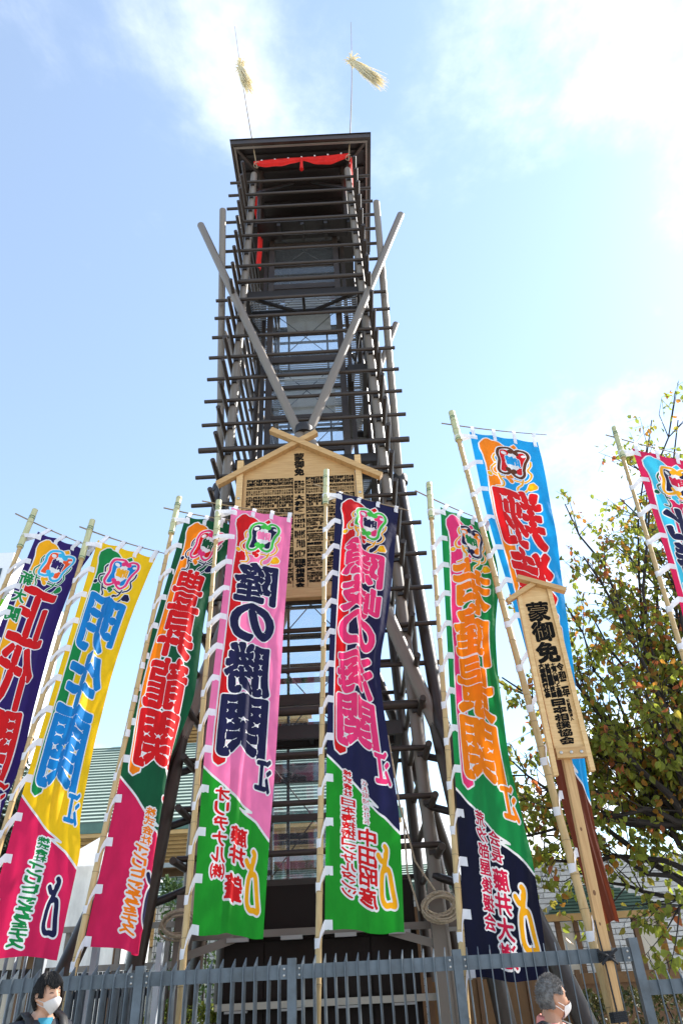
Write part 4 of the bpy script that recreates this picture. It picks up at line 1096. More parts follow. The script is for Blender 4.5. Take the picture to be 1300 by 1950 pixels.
# ropes coiled on the tower's stanchions
def coil(c, r, n, label, line=None, tail=None):
    c = Vector(c); root = tag(empty('rope_coil', c), label, 'rope', 'rope coils hung on the tower')
    rnd = random.Random(int(c.x * 10))
    for k in range(n):
        rr = r * rnd.uniform(.78, 1.15); ax = rnd.uniform(-.25, .25); dz = rnd.uniform(-.05, .04)
        pts = [c + Vector((math.cos(q) * rr * 1.12, -.12 - rnd.uniform(0, .05) + ax * .3 * math.sin(q), math.sin(q) * rr * .72 + dz - .12 * (1 + math.cos(q * 1)) * ax)) for q in np.linspace(0, 6.28, 22)]
        MB().tube(pts, .015, 6, False).obj('rope_turn', ROPE, root, True)
    for k, pts in enumerate(line or []):
        MB().tube([Vector(p) for p in pts], .013, 6).obj('rope_line', ROPE, root, True)
    return root
c1 = Vector((AX - 1.80, 10.86, 2.38)); c2 = Vector((AX + 1.75, 10.86, 2.44))
coil(c1, .20, 8, 'hemp rope coiled on the left stanchion beside the leg', [[c1 + Vector((.08, -.15, .1)), c1 + Vector((.02, -.17, -.6)), c1 + Vector((-.05, -.15, -1.6)), c1 + Vector((-.06, -.1, -2.3))]])
coil(c2, .19, 10, 'hemp rope coiled on the right stanchion below a slack line', [[at(768, 1560, 10.7), at(790, 1640, 10.68), c2 + Vector((0, -.12, .12))], [at(768, 1560, 10.69), at(775, 1660, 10.67), c2 + Vector((-.28, -.14, -.05))], [at(738, 1400, 10.6), at(760, 1530, 10.69), at(768, 1560, 10.7)]])

# ================================================================== hall behind
TILEG = mat('pale green copper roof', (0.34, 0.42, 0.34), 0.6, col2=(0.42, 0.49, 0.41), vscale=1.5)
TILEE = mat('shade-toned roof step', (0.10, 0.14, 0.11), 0.7)  # overhang shade on the course fronts, put in as a darker colour
FASG = mat('dark green fascia', (0.075, 0.15, 0.115), 0.5, var=.15)
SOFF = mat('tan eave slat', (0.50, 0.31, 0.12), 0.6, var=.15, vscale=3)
SOFD = mat('dark eave board', (0.16, 0.09, 0.04), 0.7)  # dark brown board, also on hall walls and pillars
GUT = mat('grey gutter', (0.30, 0.32, 0.31), 0.5)
PLAS = mat('cream plaster', (0.62, 0.58, 0.50), 0.8, var=.06)
hall = tag(empty('sumo_hall', (-4, 30, 0)), 'broad hall with tiered pale green roofs and tan slatted eaves behind the tower', 'building')
def tier(x0, x1, y0, z0, depth, rise, n, hip, soff_d=1.6, fas=.40):
    roof = MB().box(x0 + .4, x1 - .4, y0 + .25, y0 + depth, z0 - .05, z0 + .02).obj('roof', TILEE, hall)
    tl = MB()
    for k in range(n):
        t = k / n; yk = y0 + depth * t; zk = z0 + rise * t; a = x0 + hip * depth * t; b = x1 - hip * depth * t
        hgt = rise / n; dp = depth / n
        m = MB(); 
        m.add([(a, yk, zk + hgt * .1), (b, yk, zk + hgt * .1), (b, yk + dp * 1.02, zk + hgt * .72), (a, yk + dp * 1.02, zk + hgt * .72), (a, yk, zk - hgt * .32), (b, yk, zk - hgt * .32), (b, yk + dp, zk - hgt * .3), (a, yk + dp, zk - hgt * .3)],
              [(0, 1, 2, 3), (4, 5, 1, 0), (5, 6, 2, 1), (7, 4, 0, 3), (6, 7, 3, 2), (7, 6, 5, 4)])
        mesh_obj('roof_course', m.v, m.f, None, roof, mats=[TILEG, TILEE], midx=[0, 1, 0, 0, 0, 1])
    MB().box(x0 - .1, x1 + .1, y0 - .06, y0 + .02, z0 - fas, z0 - .06).obj('fascia', FASG, roof)
    MB().box(x0, x1, y0 - .02, y0 + .2, z0 - fas - .14, z0 - fas - .005).obj('eave_edge', SOFF, roof)
    ns = 9
    for k in range(ns):
        y = y0 + .3 + k * soff_d / ns * 1.2; z = z0 - fas - .10 - k * .10
        MB().box(x0 + .2, x1 - .2, y, y + .11, z - .06, z + .05).obj('eave_slat', SOFF, roof)
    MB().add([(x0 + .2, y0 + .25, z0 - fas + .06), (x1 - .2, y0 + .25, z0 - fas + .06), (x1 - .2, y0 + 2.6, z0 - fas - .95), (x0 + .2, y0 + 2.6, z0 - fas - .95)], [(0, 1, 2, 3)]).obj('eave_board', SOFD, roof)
    return roof
tier(-17, 1.6, 27.0, 7.05, 6.0, 4.6, 26, .55)
tier(-18, 3.3, 25.2, 4.35, 3.0, .95, 8, .1, 1.3, .36)
tier(-9.9, -2.0, 33.4, 13.1, 2.6, 1.2, 8, .4, 1.8, .3)
MB().box(-9.2, -2.4, 35.5, 36, 9, 12.9).obj('wall', PLAS, hall)
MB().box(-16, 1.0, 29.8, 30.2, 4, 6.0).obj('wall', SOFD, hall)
MB().box(-17.5, 4.8, 28.3, 28.6, 0, 3.6).obj('wall', PLAS, hall)
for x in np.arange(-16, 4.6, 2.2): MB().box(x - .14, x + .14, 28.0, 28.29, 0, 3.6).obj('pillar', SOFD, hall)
MB().box(-17, 1.4, 26.93, 27.0, 5.40, 5.55).obj('gutter', GUT, hall)
# tiled service wall
TILEW = mat('white wall tile', (0.60, 0.60, 0.58), 0.35)
t_ = TILEW.node_tree; b_ = t_.nodes['Principled BSDF']; tc_ = t_.nodes.new('ShaderNodeTexCoord'); mp_ = t_.nodes.new('ShaderNodeMapping'); mp_.inputs['Rotation'].default_value = (rad(90), 0, 0)
br_ = t_.nodes.new('ShaderNodeTexBrick'); br_.offset = 0; br_.inputs['Scale'].default_value = 1.0; br_.inputs['Brick Width'].default_value = .12; br_.inputs['Row Height'].default_value = .12; br_.inputs['Mortar Size'].default_value = .010
br_.inputs['Color1'].default_value = (.62, .62, .60, 1); br_.inputs['Color2'].default_value = (.56, .56, .55, 1); br_.inputs['Mortar'].default_value = (.16, .16, .16, 1)
t_.links.new(tc_.outputs['Object'], mp_.inputs[0]); t_.links.new(mp_.outputs[0], br_.inputs[0]); t_.links.new(br_.outputs[0], b_.inputs['Base Color'])
tw = tag(empty('tiled_wall', (0, 17.5, 0)), 'white tiled service wall with brown door frames behind the tower base', 'wall')
MB().box(-4.6, 3.2, 17.5, 17.8, 0, 3.3).obj('wall_face', TILEW, tw)
DOORB = mat('orange brown panel', (0.16, 0.075, 0.018), 0.5, var=.15)
FRAMEB = mat('brown timber', (0.15, 0.075, 0.03), 0.6, var=.2, vscale=5)
for x in (1.15, 1.6, 2.3): MB().box(x - .06, x + .06, 17.42, 17.5, 0, 3.0).obj('door_frame', FRAMEB, tw)
MB().box(-4.7, 3.3, 17.30, 17.49, 3.31, 3.42).obj('coping', FASG, tw)
scr = tag(empty('timber_screen', (2.1, 12.9, 0)), 'low orange brown timber screen beside the tower base', 'screen')
MB().box(.95, 3.3, 12.9, 12.96, 0, 1.60).obj('panel', DOORB, scr)
for x in (.98, 1.75, 2.5, 3.27): MB().box(x - .04, x + .04, 12.86, 12.90, 0, 1.66).obj('screen_post', FRAMEB, scr)
# white tent and beige sheet at the left
TENT = cloth_mat('white tent canvas', (0.82, 0.82, 0.80), .45)
tv = []; tf = []
for i in range(15):
    for j in range(12): tv.append((-6.35 + i * .1, 16 + .04 * math.sin(i * 1.3) + .02 * math.sin(j), 3.95 * j / 11))
for i in range(14):
    for j in range(11): a = i * 12 + j; tf.append((a, a + 12, a + 13, a + 1))
tent = tag(empty('canvas_tent', (-5.6, 16, 0)), 'white canvas tent standing behind the yellow banner', 'tent')
mesh_obj('tent_wall', tv, tf, TENT, tent, True)
mesh_obj('tent_roof', [(-6.5, 15.7, 3.9), (-4.8, 15.7, 3.9), (-4.8, 18.7, 3.9), (-6.5, 18.7, 3.9), (-5.65, 17.2, 4.9)], [(0, 1, 4), (1, 2, 4), (2, 3, 4), (3, 0, 4)], TENT, tent)
mesh_obj('tent_wall', [(-4.95, 16, 0), (-4.95, 18.5, 0), (-4.95, 18.5, 3.95), (-4.95, 16, 3.95)], [(0, 1, 2, 3)], TENT, tent)
for x in (-6.4, -4.95): MB().tube([(x, 15.97, 0), (x, 15.97, 3.95)], .03, 8).obj('tent_pole', FRAMEB, tent, True)
SHEET = cloth_mat('beige tarpaulin', (0.42, 0.38, 0.31), .15)
sv = []; sf_ = []
for i in range(20):
    for j in range(10): sv.append((-7.7 + i * .085, 14.4 + .03 * math.sin(i * .9 + j * .3), 2.35 * j / 9))
for i in range(19):
    for j in range(9): a = i * 10 + j; sf_.append((a, a + 10, a + 11, a + 1))
sh = tag(empty('tarpaulin_screen', (-6.9, 14.4, 0)), 'beige tarpaulin screen behind the fence at the far left', 'screen')
mesh_obj('sheet', sv, sf_, SHEET, sh, True); MB().box(-6.10, -6.04, 14.36, 14.44, 0, 2.5).obj('screen_pole', FRAMEB, sh)
# distant white block at the left edge
BWH = mat('white render', (0.70, 0.71, 0.72), .7, var=.05); WIN = mat('dark window glass', (0.05, 0.08, 0.10), .1)
fb = tag(empty('office_block', (-41, 60, 0)), 'distant white office block at the left edge', 'building')
MB().box(-50, -34.4, 60, 75, 0, 40.6).obj('wall', BWH, fb)
for x in (-36.0, -38.6, -41.2):
    for z in (31, 34, 37): w1 = MB().box(x - .8, x + .8, 59.93, 59.99, z, z + 1.7).obj('window', WIN, fb)
# block wall and kiosk at the right
LIME = [mat('pale wall block %d' % k, tuple(np.array((0.50, 0.495, 0.47)) * f), .8, var=.1, vscale=6, bump=.15, bscale=25) for k, f in enumerate((.9, 1.0, 1.1))]
JOINT = mat('wall joint', (0.70, 0.70, 0.69), .8)
bw = tag(empty('block_wall', (6, 19, 0)), 'pale grey wall of long thin stone blocks at the right', 'wall')
MB().box(3.7, 9.6, 19.03, 19.4, 0, 3.98).obj('wall_core', JOINT, bw)
bms = []
for m_ in LIME:
    mb = MB().box(-.5, .5, -.5, .5, -.5, .5); me = bpy.data.meshes.new('block'); me.from_pydata(mb.v, [], mb.f); me.materials.append(m_); bms.append(me)
low = MB(); zr = .06; row = 0; nb = 0
while zr < 3.9:
    x = 3.7 - (.2 if row % 2 else 0)
    while x < 9.5:
        L = random.choice((.38, .44, .5))
        if zr > 1.25 and x < 8.4 and nb < 298: block('block', random.choice(bms), (x + L / 2, 19.0 + random.uniform(-.006, .01), zr + .055), (L - .012, .09, .098), bw); nb += 1
        else: low.box(x + .006, x + L - .006, 18.96, 19.045, zr + .006, zr + .104)
        x += L
    zr += .115; row += 1
tag(low.obj('blocks_beyond', LIME[1], bw), kind='stuff')
kio = tag(empty('ticket_kiosk', (4.5, 15, 0)), 'small timber kiosk with a green ribbed hip roof at the right', 'kiosk')
kx0, kx1, ky0, ky1, kz = 3.40, 5.75, 14.8, 16.6, 2.52
KROOF = mat('green kiosk roof', (0.016, 0.040, 0.030), .9, var=.2, vscale=3)
kr = MB(); cxk, cyk = (kx0 + kx1) / 2, (ky0 + ky1) / 2
nk = 9
for k in range(nk):
    t = k / nk; t2 = (k + 1) / nk; f = lambda t: (kx0 + (cxk - .35 - kx0) * t, kx1 + (cxk + .35 - kx1) * t, ky0 + (cyk - ky0) * t, ky1 + (cyk - ky1) * t)
    a0, a1, b0, b1 = f(t); c0, c1_, d0_, d1_ = f(t2 + .012); z0, z1 = kz + .55 * t + .0, kz + .55 * t2 + .012
    kr.add([(a0, b0, z0), (a1, b0, z0), (a1, b1, z0), (a0, b1, z0), (c0, d0_, z1), (c1_, d0_, z1), (c1_, d1_, z1), (c0, d1_, z1)], [(0, 1, 5, 4), (1, 2, 6, 5), (2, 3, 7, 6), (3, 0, 4, 7), (4, 5, 6, 7), (3, 2, 1, 0)])
kr_o = kr.obj('roof', KROOF, kio)
for k in range(9):
    t = k / 9; z = kz + .55 * t + .008
    MB().box(kx0 + (cxk - .35 - kx0) * t, kx1 + (cxk + .35 - kx1) * t, ky0 + (cyk - ky0) * t - .025, ky0 + (cyk - ky0) * t + .01, z - .01, z + .028).obj('roof_batten', FASG, kr_o)
MB().box(kx0 - .03, kx1 + .03, ky0 - .03, ky0 + .03, kz - .09, kz + .02).box(kx0 - .03, kx0 + .03, ky0 + .031, ky1, kz - .09, kz + .02).obj('eave_board', SOFF, kio)
for x in (3.62, 3.95, 4.55, 5.05, 5.5): MB().box(x - .045, x + .045, 14.95, 15.04, 1.5, 2.48).obj('kiosk_post', FRAMEB, kio)
for x0, x1 in ((3.67, 3.9), (5.1, 5.45)): MB().box(x0, x1, 14.98, 15.0, 1.62, 2.42).obj('notice_panel', PLAS, kio)
MB().box(3.5, 5.6, 14.85, 15.2, 1.46, 1.62).obj('counter', DOORB, kio)
MB().box(3.55, 5.55, 14.95, 16.4, 0, 1.459).obj('base', FRAMEB, kio)

# ================================================================== plants
def leaf_cloud(name, pts, nrms, sizes, cols, m, parent):
    """one folded six-point leaf per point"""
    n = len(pts); sh = np.array([(0, 0, 0), (.5, .30, .06), (.48, .62, .03), (0, 1, -.10), (-.48, .62, .03), (-.5, .30, .06)]) ; sh[:, 0] *= .60
    V = np.zeros((n, 6, 3)); 
    for i in range(n):
        d = nrms[i] / np.linalg.norm(nrms[i]); a = np.cross(d, np.random.randn(3)); a /= np.linalg.norm(a); b = np.cross(d, a)
        V[i] = pts[i] + sizes[i] * (sh[:, :1] * a + sh[:, 1:2] * d + sh[:, 2:3] * b * 1.6)
    idx = np.arange(n)[:, None] * 6
    T = np.concatenate([idx + np.array([[0, 1, 2, 3]]), idx + np.array([[0, 3, 4, 5]])], 0)
    me = bpy.data.meshes.new(name); og = np.array(origin(parent)); me.from_pydata((V.reshape(-1, 3) - og).tolist(), [], T.tolist()); me.materials.append(m)
    ca = me.color_attributes.new('leaf_col', 'FLOAT_COLOR', 'POINT'); cc = np.ones((n, 6, 4), np.float32); cc[:, :, :3] = cols[:, None, :]; ca.data.foreach_set('color', cc.reshape(-1))
    me.update(); return link_mesh(name, me, parent)
def leaf_mat(name, transl=.45, rough=.45):
    m = bpy.data.materials.new(name); m.use_nodes = True; t = m.node_tree; b = t.nodes['Principled BSDF']; L = t.links
    at_ = t.nodes.new('ShaderNodeAttribute'); at_.attribute_name = 'leaf_col'; L.new(at_.outputs['Color'], b.inputs['Base Color']); b.inputs['Roughness'].default_value = rough
    tr = t.nodes.new('ShaderNodeBsdfTranslucent'); L.new(at_.outputs['Color'], tr.inputs[0]); ms = t.nodes.new('ShaderNodeMixShader'); ms.inputs[0].default_value = transl
    L.new(b.outputs[0], ms.inputs[1]); L.new(tr.outputs[0], ms.inputs[2]); L.new(ms.outputs[0], t.nodes['Material Output'].inputs[0]); return m
LEAF = leaf_mat('autumn leaf', .62); EVER = leaf_mat('evergreen leaf', .25, .5)
BARK = mat('dark bark', (0.028, 0.022, 0.018), .85, var=.3, vscale=8, bump=.5, bscale=18)
def grow_tree(base, limbs, label, seed, twigs, leaf_fn, trunk_top, r_trunk):
    rnd = random.Random(seed); root = tag(empty('autumn_tree', base), label, 'tree')
    base = Vector(base); ends = []
    tp = [base + (Vector(trunk_top) - base) * t + Vector((.06 * math.sin(t * 5), .05 * math.cos(t * 4), 0)) for t in np.linspace(0, 1, 7)]
    MB().tube(tp, [r_trunk * (1.25 - .5 * t) for t in np.linspace(0, 1, 7)], 14).obj('trunk', BARK, root, True)
    br = MB()
    for tgt, r in limbs:
        s = tp[rnd.choice((4, 5, 6))]; tgt = Vector(tgt); P = []; n = 9
        side = Vector((rnd.uniform(-1, 1), rnd.uniform(-1, 1), rnd.uniform(-.3, .6))) * (tgt - s).length * .10
        for t in np.linspace(0, 1, n): P.append(s.lerp(tgt, t) + side * math.sin(math.pi * t) + Vector((rnd.gauss(0, .05), rnd.gauss(0, .05), rnd.gauss(0, .05))) * (0 < t < 1))
        br.tube(P, [r * (1 - .85 * t) + .006 for t in np.linspace(0, 1, n)], 8)
        for k in range(twigs if tgt.z > 5.2 else int(twigs * .62)):
            i = rnd.uniform(.28 if tgt.z > 5.2 else .45, 1); q = P[min(n - 1, int(i * (n - 1)))]; d = (tgt - s).normalized() * .8 + Vector((rnd.gauss(0, .6), rnd.gauss(0, .6), rnd.gauss(.1, .55)))
            L = rnd.uniform(.5, 1.25); p2 = q + d.normalized() * L * .55; p3 = p2 + (d.normalized() + Vector((rnd.gauss(0, .4), rnd.gauss(0, .4), rnd.gauss(-.05, .4)))).normalized() * L * .5
            br.tube([q, p2, p3], [.013, .008, .003], 5); ends.append((q, p2, p3))
            for j in range(3):
                u = rnd.uniform(.3, 1); o = (p2.lerp(p3, u)); e = o + Vector((rnd.gauss(0, .22), rnd.gauss(0, .22), rnd.gauss(-.02, .2))); br.tube([o, e], [.005, .002], 4, False); ends.append((o, o.lerp(e, .5), e))
    br.obj('branches', BARK, root, True)
    leaf_fn(ends, root, rnd)
    return root
def autumn_leaves(per):
    def fn(ends, root, rnd):
        pts, nr, sz, cl = [], [], [], []
        for a, b, c in ends:
            tone = rnd.random()
            for k in range(per):
                t = rnd.random(); p = (b.lerp(c, t * 2 - 1) if t > .5 else a.lerp(b, .4 + t)) + Vector((rnd.gauss(0, .05), rnd.gauss(0, .05), rnd.gauss(0, .05)))
                pts.append(p); nr.append((rnd.gauss(0, .6), rnd.gauss(0, .6), rnd.gauss(-.75, .4))); sz.append(rnd.uniform(.09, .17))
                h = rnd.random() * .55 + tone * .45
                if h < .60: g = rnd.uniform(.7, 1.2); cl.append((.27 * g, .31 * g, .042 * g))
                elif h < .70: g = rnd.uniform(.8, 1.2); cl.append((.32 * g, .27 * g, .04 * g))
                elif h < .84: g = rnd.uniform(.8, 1.2); cl.append((.42 * g, .20 * g, .03 * g))
                else: g = rnd.uniform(.8, 1.2); cl.append((.50 * g, .15 * g, .05 * g))
        o = leaf_cloud('foliage', np.array([tuple(p) for p in pts]), np.array(nr), np.array(sz), np.array(cl), LEAF, root); tag(o, kind='stuff')
    return fn
tb = (5.55, 11.6, 0)
limbs = [(at(x, y, Y), r) for x, y, Y, r in [(955, 1290, 11.8, .055), (975, 1450, 12.4, .05), (960, 1590, 12.0, .05), (1000, 1640, 12.8, .045), (1075, 960, 12.2, .05), (1110, 1060, 11.5, .055), (1130, 1180, 12.4, .06), (1085, 1280, 12.0, .06), (1180, 950, 12.6, .05),
          (1130, 1350, 11.3, .06), (1140, 1480, 12.8, .05), (1090, 1540, 11.5, .05), (1150, 1650, 12.4, .045), (1250, 1050, 11.4, .05), (1290, 800, 11.6, .05), (1285, 745, 11.2, .04), (1240, 800, 11.8, .04), (1250, 1200, 12.6, .06), (1230, 1330, 11.2, .06), (1280, 1420, 12.0, .05), (1200, 1560, 11.0, .05), (1260, 1660, 10.9, .045),
          (1290, 1740, 10.6, .04), (1000, 1180, 12.6, .04), (1010, 1330, 12.9, .05), (985, 1520, 12.9, .045), (1050, 1470, 12.3, .05), (1030, 1590, 12.2, .045), (1100, 1420, 12.9, .05), (1075, 1150, 12.9, .045), (1150, 1020, 12.9, .045), (1210, 1260, 12.9, .05), (1170, 1420, 11.8, .05), (1240, 1480, 12.9, .05), (1095, 1660, 12.9, .04), (1270, 960, 12.6, .045), (1230, 870, 12.0, .04), (1340, 900, 11.8, .05), (1380, 1200, 11.6, .06), (1420, 1500, 11.3, .05), (1320, 1050, 12.8, .05), (1200, 1120, 12.8, .05), (1040, 1380, 12.6, .05), (1220, 1700, 11.6, .04), (1310, 1580, 12.0, .05)] if (x, y) not in ((1260, 1660), (1200, 1560), (1150, 1650), (1220, 1700))]
grow_tree(tb, limbs, 'spreading tree with green and orange autumn leaves at the right', 11, 19, autumn_leaves(4), (5.35, 11.5, 3.3), .17)
def blob_plant(name, label, cat, boxes, n, col, col2, size, seed, m=EVER, stems=True, group=None):
    rnd = np.random.RandomState(seed); x0, x1, y0, y1, z0, z1 = boxes; root = tag(empty(name, ((x0 + x1) / 2, (y0 + y1) / 2, 0)), label, cat, group)
    P = rnd.rand(n, 3); P[:, 2] = 1 - (1 - P[:, 2]) * rnd.rand(n) ** .3 if False else P[:, 2]
    face = rnd.rand(n) < .55; P[face, 1] = rnd.rand(face.sum()) * .12; top = rnd.rand(n) < .3; P[top, 2] = 1 - rnd.rand(top.sum()) * .12
    W = np.stack([x0 + (x1 - x0) * P[:, 0], y0 + (y1 - y0) * P[:, 1], z0 + (z1 - z0) * P[:, 2]], 1)
    W += .05 * np.stack([np.sin(W[:, 0] * 9), np.sin(W[:, 0] * 7 + W[:, 2] * 8), np.sin(W[:, 0] * 11)], 1)
    cl = np.array(col)[None] + (np.array(col2) - np.array(col))[None] * rnd.rand(n, 1); cl *= .7 + .6 * rnd.rand(n, 1)
    d = rnd.randn(n, 3); d[:, 2] += .8
    tag(leaf_cloud('foliage', W, d, size * (.7 + .6 * rnd.rand(n)), cl, m, root), kind='stuff')
    if stems:
        st = MB()
        for k in range(int((x1 - x0) / .35) + 2):
            x = x0 + .1 + k * .35; 
            if x > x1: break
            st.tube([(x, (y0 + y1) / 2, 0), (x + .05, (y0 + y1) / 2, (z0 + z1) / 2), (x - .08, (y0 + y1) / 2 + .1, z1 - .1)], [.03, .02, .008], 6)
        st.obj('stems', BARK, root)
    return root
blob_plant('clipped_hedge', 'clipped green hedge with fallen orange leaves below the kiosk at the right', 'hedge', (2.9, 7.5, 11.6, 13.0, 0, 1.36), 7000, (.03, .055, .012), (.14, .11, .03), .06, 1)
blob_plant('clipped_hedge', 'yellow green clipped hedge behind the left rope coil', 'hedge', (-3.6, -2.1, 13.2, 14.0, 0, 1.42), 2600, (.16, .20, .02), (.36, .36, .05), .06, 2)
blob_plant('clipped_hedge', 'small yellow green shrub behind the fence at the far left', 'shrub', (-4.6, -3.9, 8.3, 8.8, 0, 1.45), 900, (.12, .17, .03), (.30, .30, .06), .05, 3)
blob_plant('garden_shrub', 'soft green shrub between the left leg and the gate', 'shrub', (-3.9, -2.5, 15.0, 16.2, 1.2, 3.5), 1800, (.04, .09, .02), (.12, .2, .05), .08, 5)
def ever_leaves(ends, root, rnd):
    pts = []; 
    for a, b, c in ends:
        for k in range(9): t = rnd.random(); pts.append(tuple(b.lerp(c, t) + Vector((rnd.gauss(0, .12), rnd.gauss(0, .12), rnd.gauss(0, .12)))))
    n = len(pts); cl = np.array([(.02, .035, .014)]) * (np.random.rand(n, 1) * 1.2 + .4)
    tag(leaf_cloud('foliage', np.array(pts), np.random.randn(n, 3), .16 * (.6 + .6 * np.random.rand(n)), cl, EVER, root), kind='stuff')
lb = at(20, 1900, 19); grow_tree((lb.x, 19, 0), [(at(x, y, 19), .06) for x, y in ((40, 1445), (5, 1440), (52, 1500), (-30, 1470), (20, 1560), (50, 1590), (-10, 1620), (30, 1650))], 'dark evergreen tree behind the purple banner', 21, 10, ever_leaves, (lb.x, 19, 4.0), .15)['category'] = 'tree'

# ================================================================== people
SKIN = mat('skin', (0.52, 0.29, 0.19), .5, var=.06, vscale=9, spec=.4); SKINO = mat('tanned skin', (0.42, 0.215, 0.13), .55, var=.08, vscale=9, spec=.4)
HAIRK = mat('black hair', (0.010, 0.008, 0.007), .6, spec=.25); HAIRG = mat('grey hair', (0.22, 0.205, 0.195), .8, spec=.2, col2=(.10, .092, .088), vscale=26)
MASKW = mat('white mask', (0.74, 0.72, 0.70), .85, bump=.1, bscale=80); MASKG = mat('light grey mask', (0.56, 0.53, 0.51), .85, bump=.1, bscale=80)
NAVYJ = mat('navy jacket', (0.014, 0.017, 0.026), .75, var=.15, vscale=12); TEAL = mat('teal shirt', (0.02, 0.22, 0.32), .75); SALMON = mat('salmon shirt', (0.60, 0.20, 0.16), .75, var=.06, vscale=8)
BLACKN = mat('black nylon', (0.012, 0.012, 0.013), .6); TROU = mat('dark trousers', (0.03, 0.03, 0.035), .8); REDB = mat('red bag', (0.45, 0.02, 0.03), .6); EYE = mat('eye', (0.01, 0.008, 0.007), .2)
def head_pt(az, el, nose=True):
    """point on the head; az 0 = face (-Y), el -90..90 degrees"""
    ca, sa_ = math.cos(rad(az)), math.sin(rad(az)); ce, se = math.cos(rad(el)), math.sin(rad(el))
    x, y, z = sa_ * ce * .077, -ca * ce * .097, se * .118
    lo = max(0, -se)
    x *= 1 - .30 * lo ** 1.5
    if y > 0: y *= 1 - .38 * lo; 
    else:
        y *= 1 - .02 * lo; y -= .010 * lo * ca
    if z > .03 and y < 0: y *= 1 - .14 * ((z - .03) / .088) ** 2
    if nose and y < 0:
        pz = max(0, min(1, (.022 - z) / .055)) * (1 if z > -.033 else max(0, 1 - (-.033 - z) / .014))
        y -= .024 * pz * math.exp(-(x / .0135) ** 2)
        y += .009 * math.exp(-((abs(x) - .033) / .017) ** 2 - ((z - .012) / .013) ** 2)
        y -= .004 * math.exp(-((abs(x) - .03) / .03) ** 2 - ((z - .034) / .010) ** 2)
    return Vector((x, y, z))
def skin_body(V, E, R, sub=2):
    me = bpy.data.meshes.new('tmp'); me.from_pydata(V, E, []); o = bpy.data.objects.new('tmp', me); C.objects.link(o)
    sm = o.modifiers.new('s', 'SKIN'); sm.use_smooth_shade = True
    for i, r in enumerate(R):
        r = r if isinstance(r, tuple) else (r, r); me.skin_vertices[0].data[i].radius = r
    me.skin_vertices[0].data[0].use_root = True
    o.modifiers.new('d', 'SUBSURF').levels = sub
    dg = bpy.context.evaluated_depsgraph_get(); dg.update(); m2 = bpy.data.meshes.new_from_object(o.evaluated_get(dg)); bpy.data.objects.remove(o)
    v = [tuple(q.co) for q in m2.vertices]; f = [tuple(p.vertices) for p in m2.polygons]; bpy.data.meshes.remove(m2); return v, f
def remesh(v, f, vox):
    me = bpy.data.meshes.new('tmp'); me.from_pydata(v, [], f); o = bpy.data.objects.new('tmp', me); C.objects.link(o)
    r = o.modifiers.new('r', 'REMESH'); r.mode = 'VOXEL'; r.voxel_size = vox
    s = o.modifiers.new('s', 'SMOOTH'); s.iterations = 3; s.factor = .5
    dg = bpy.context.evaluated_depsgraph_get(); dg.update(); m2 = bpy.data.meshes.new_from_object(o.evaluated_get(dg)); bpy.data.objects.remove(o)
    v = [tuple(q.co) for q in m2.vertices]; f = [tuple(p.vertices) for p in m2.polygons]; bpy.data.meshes.remove(m2); return v, f
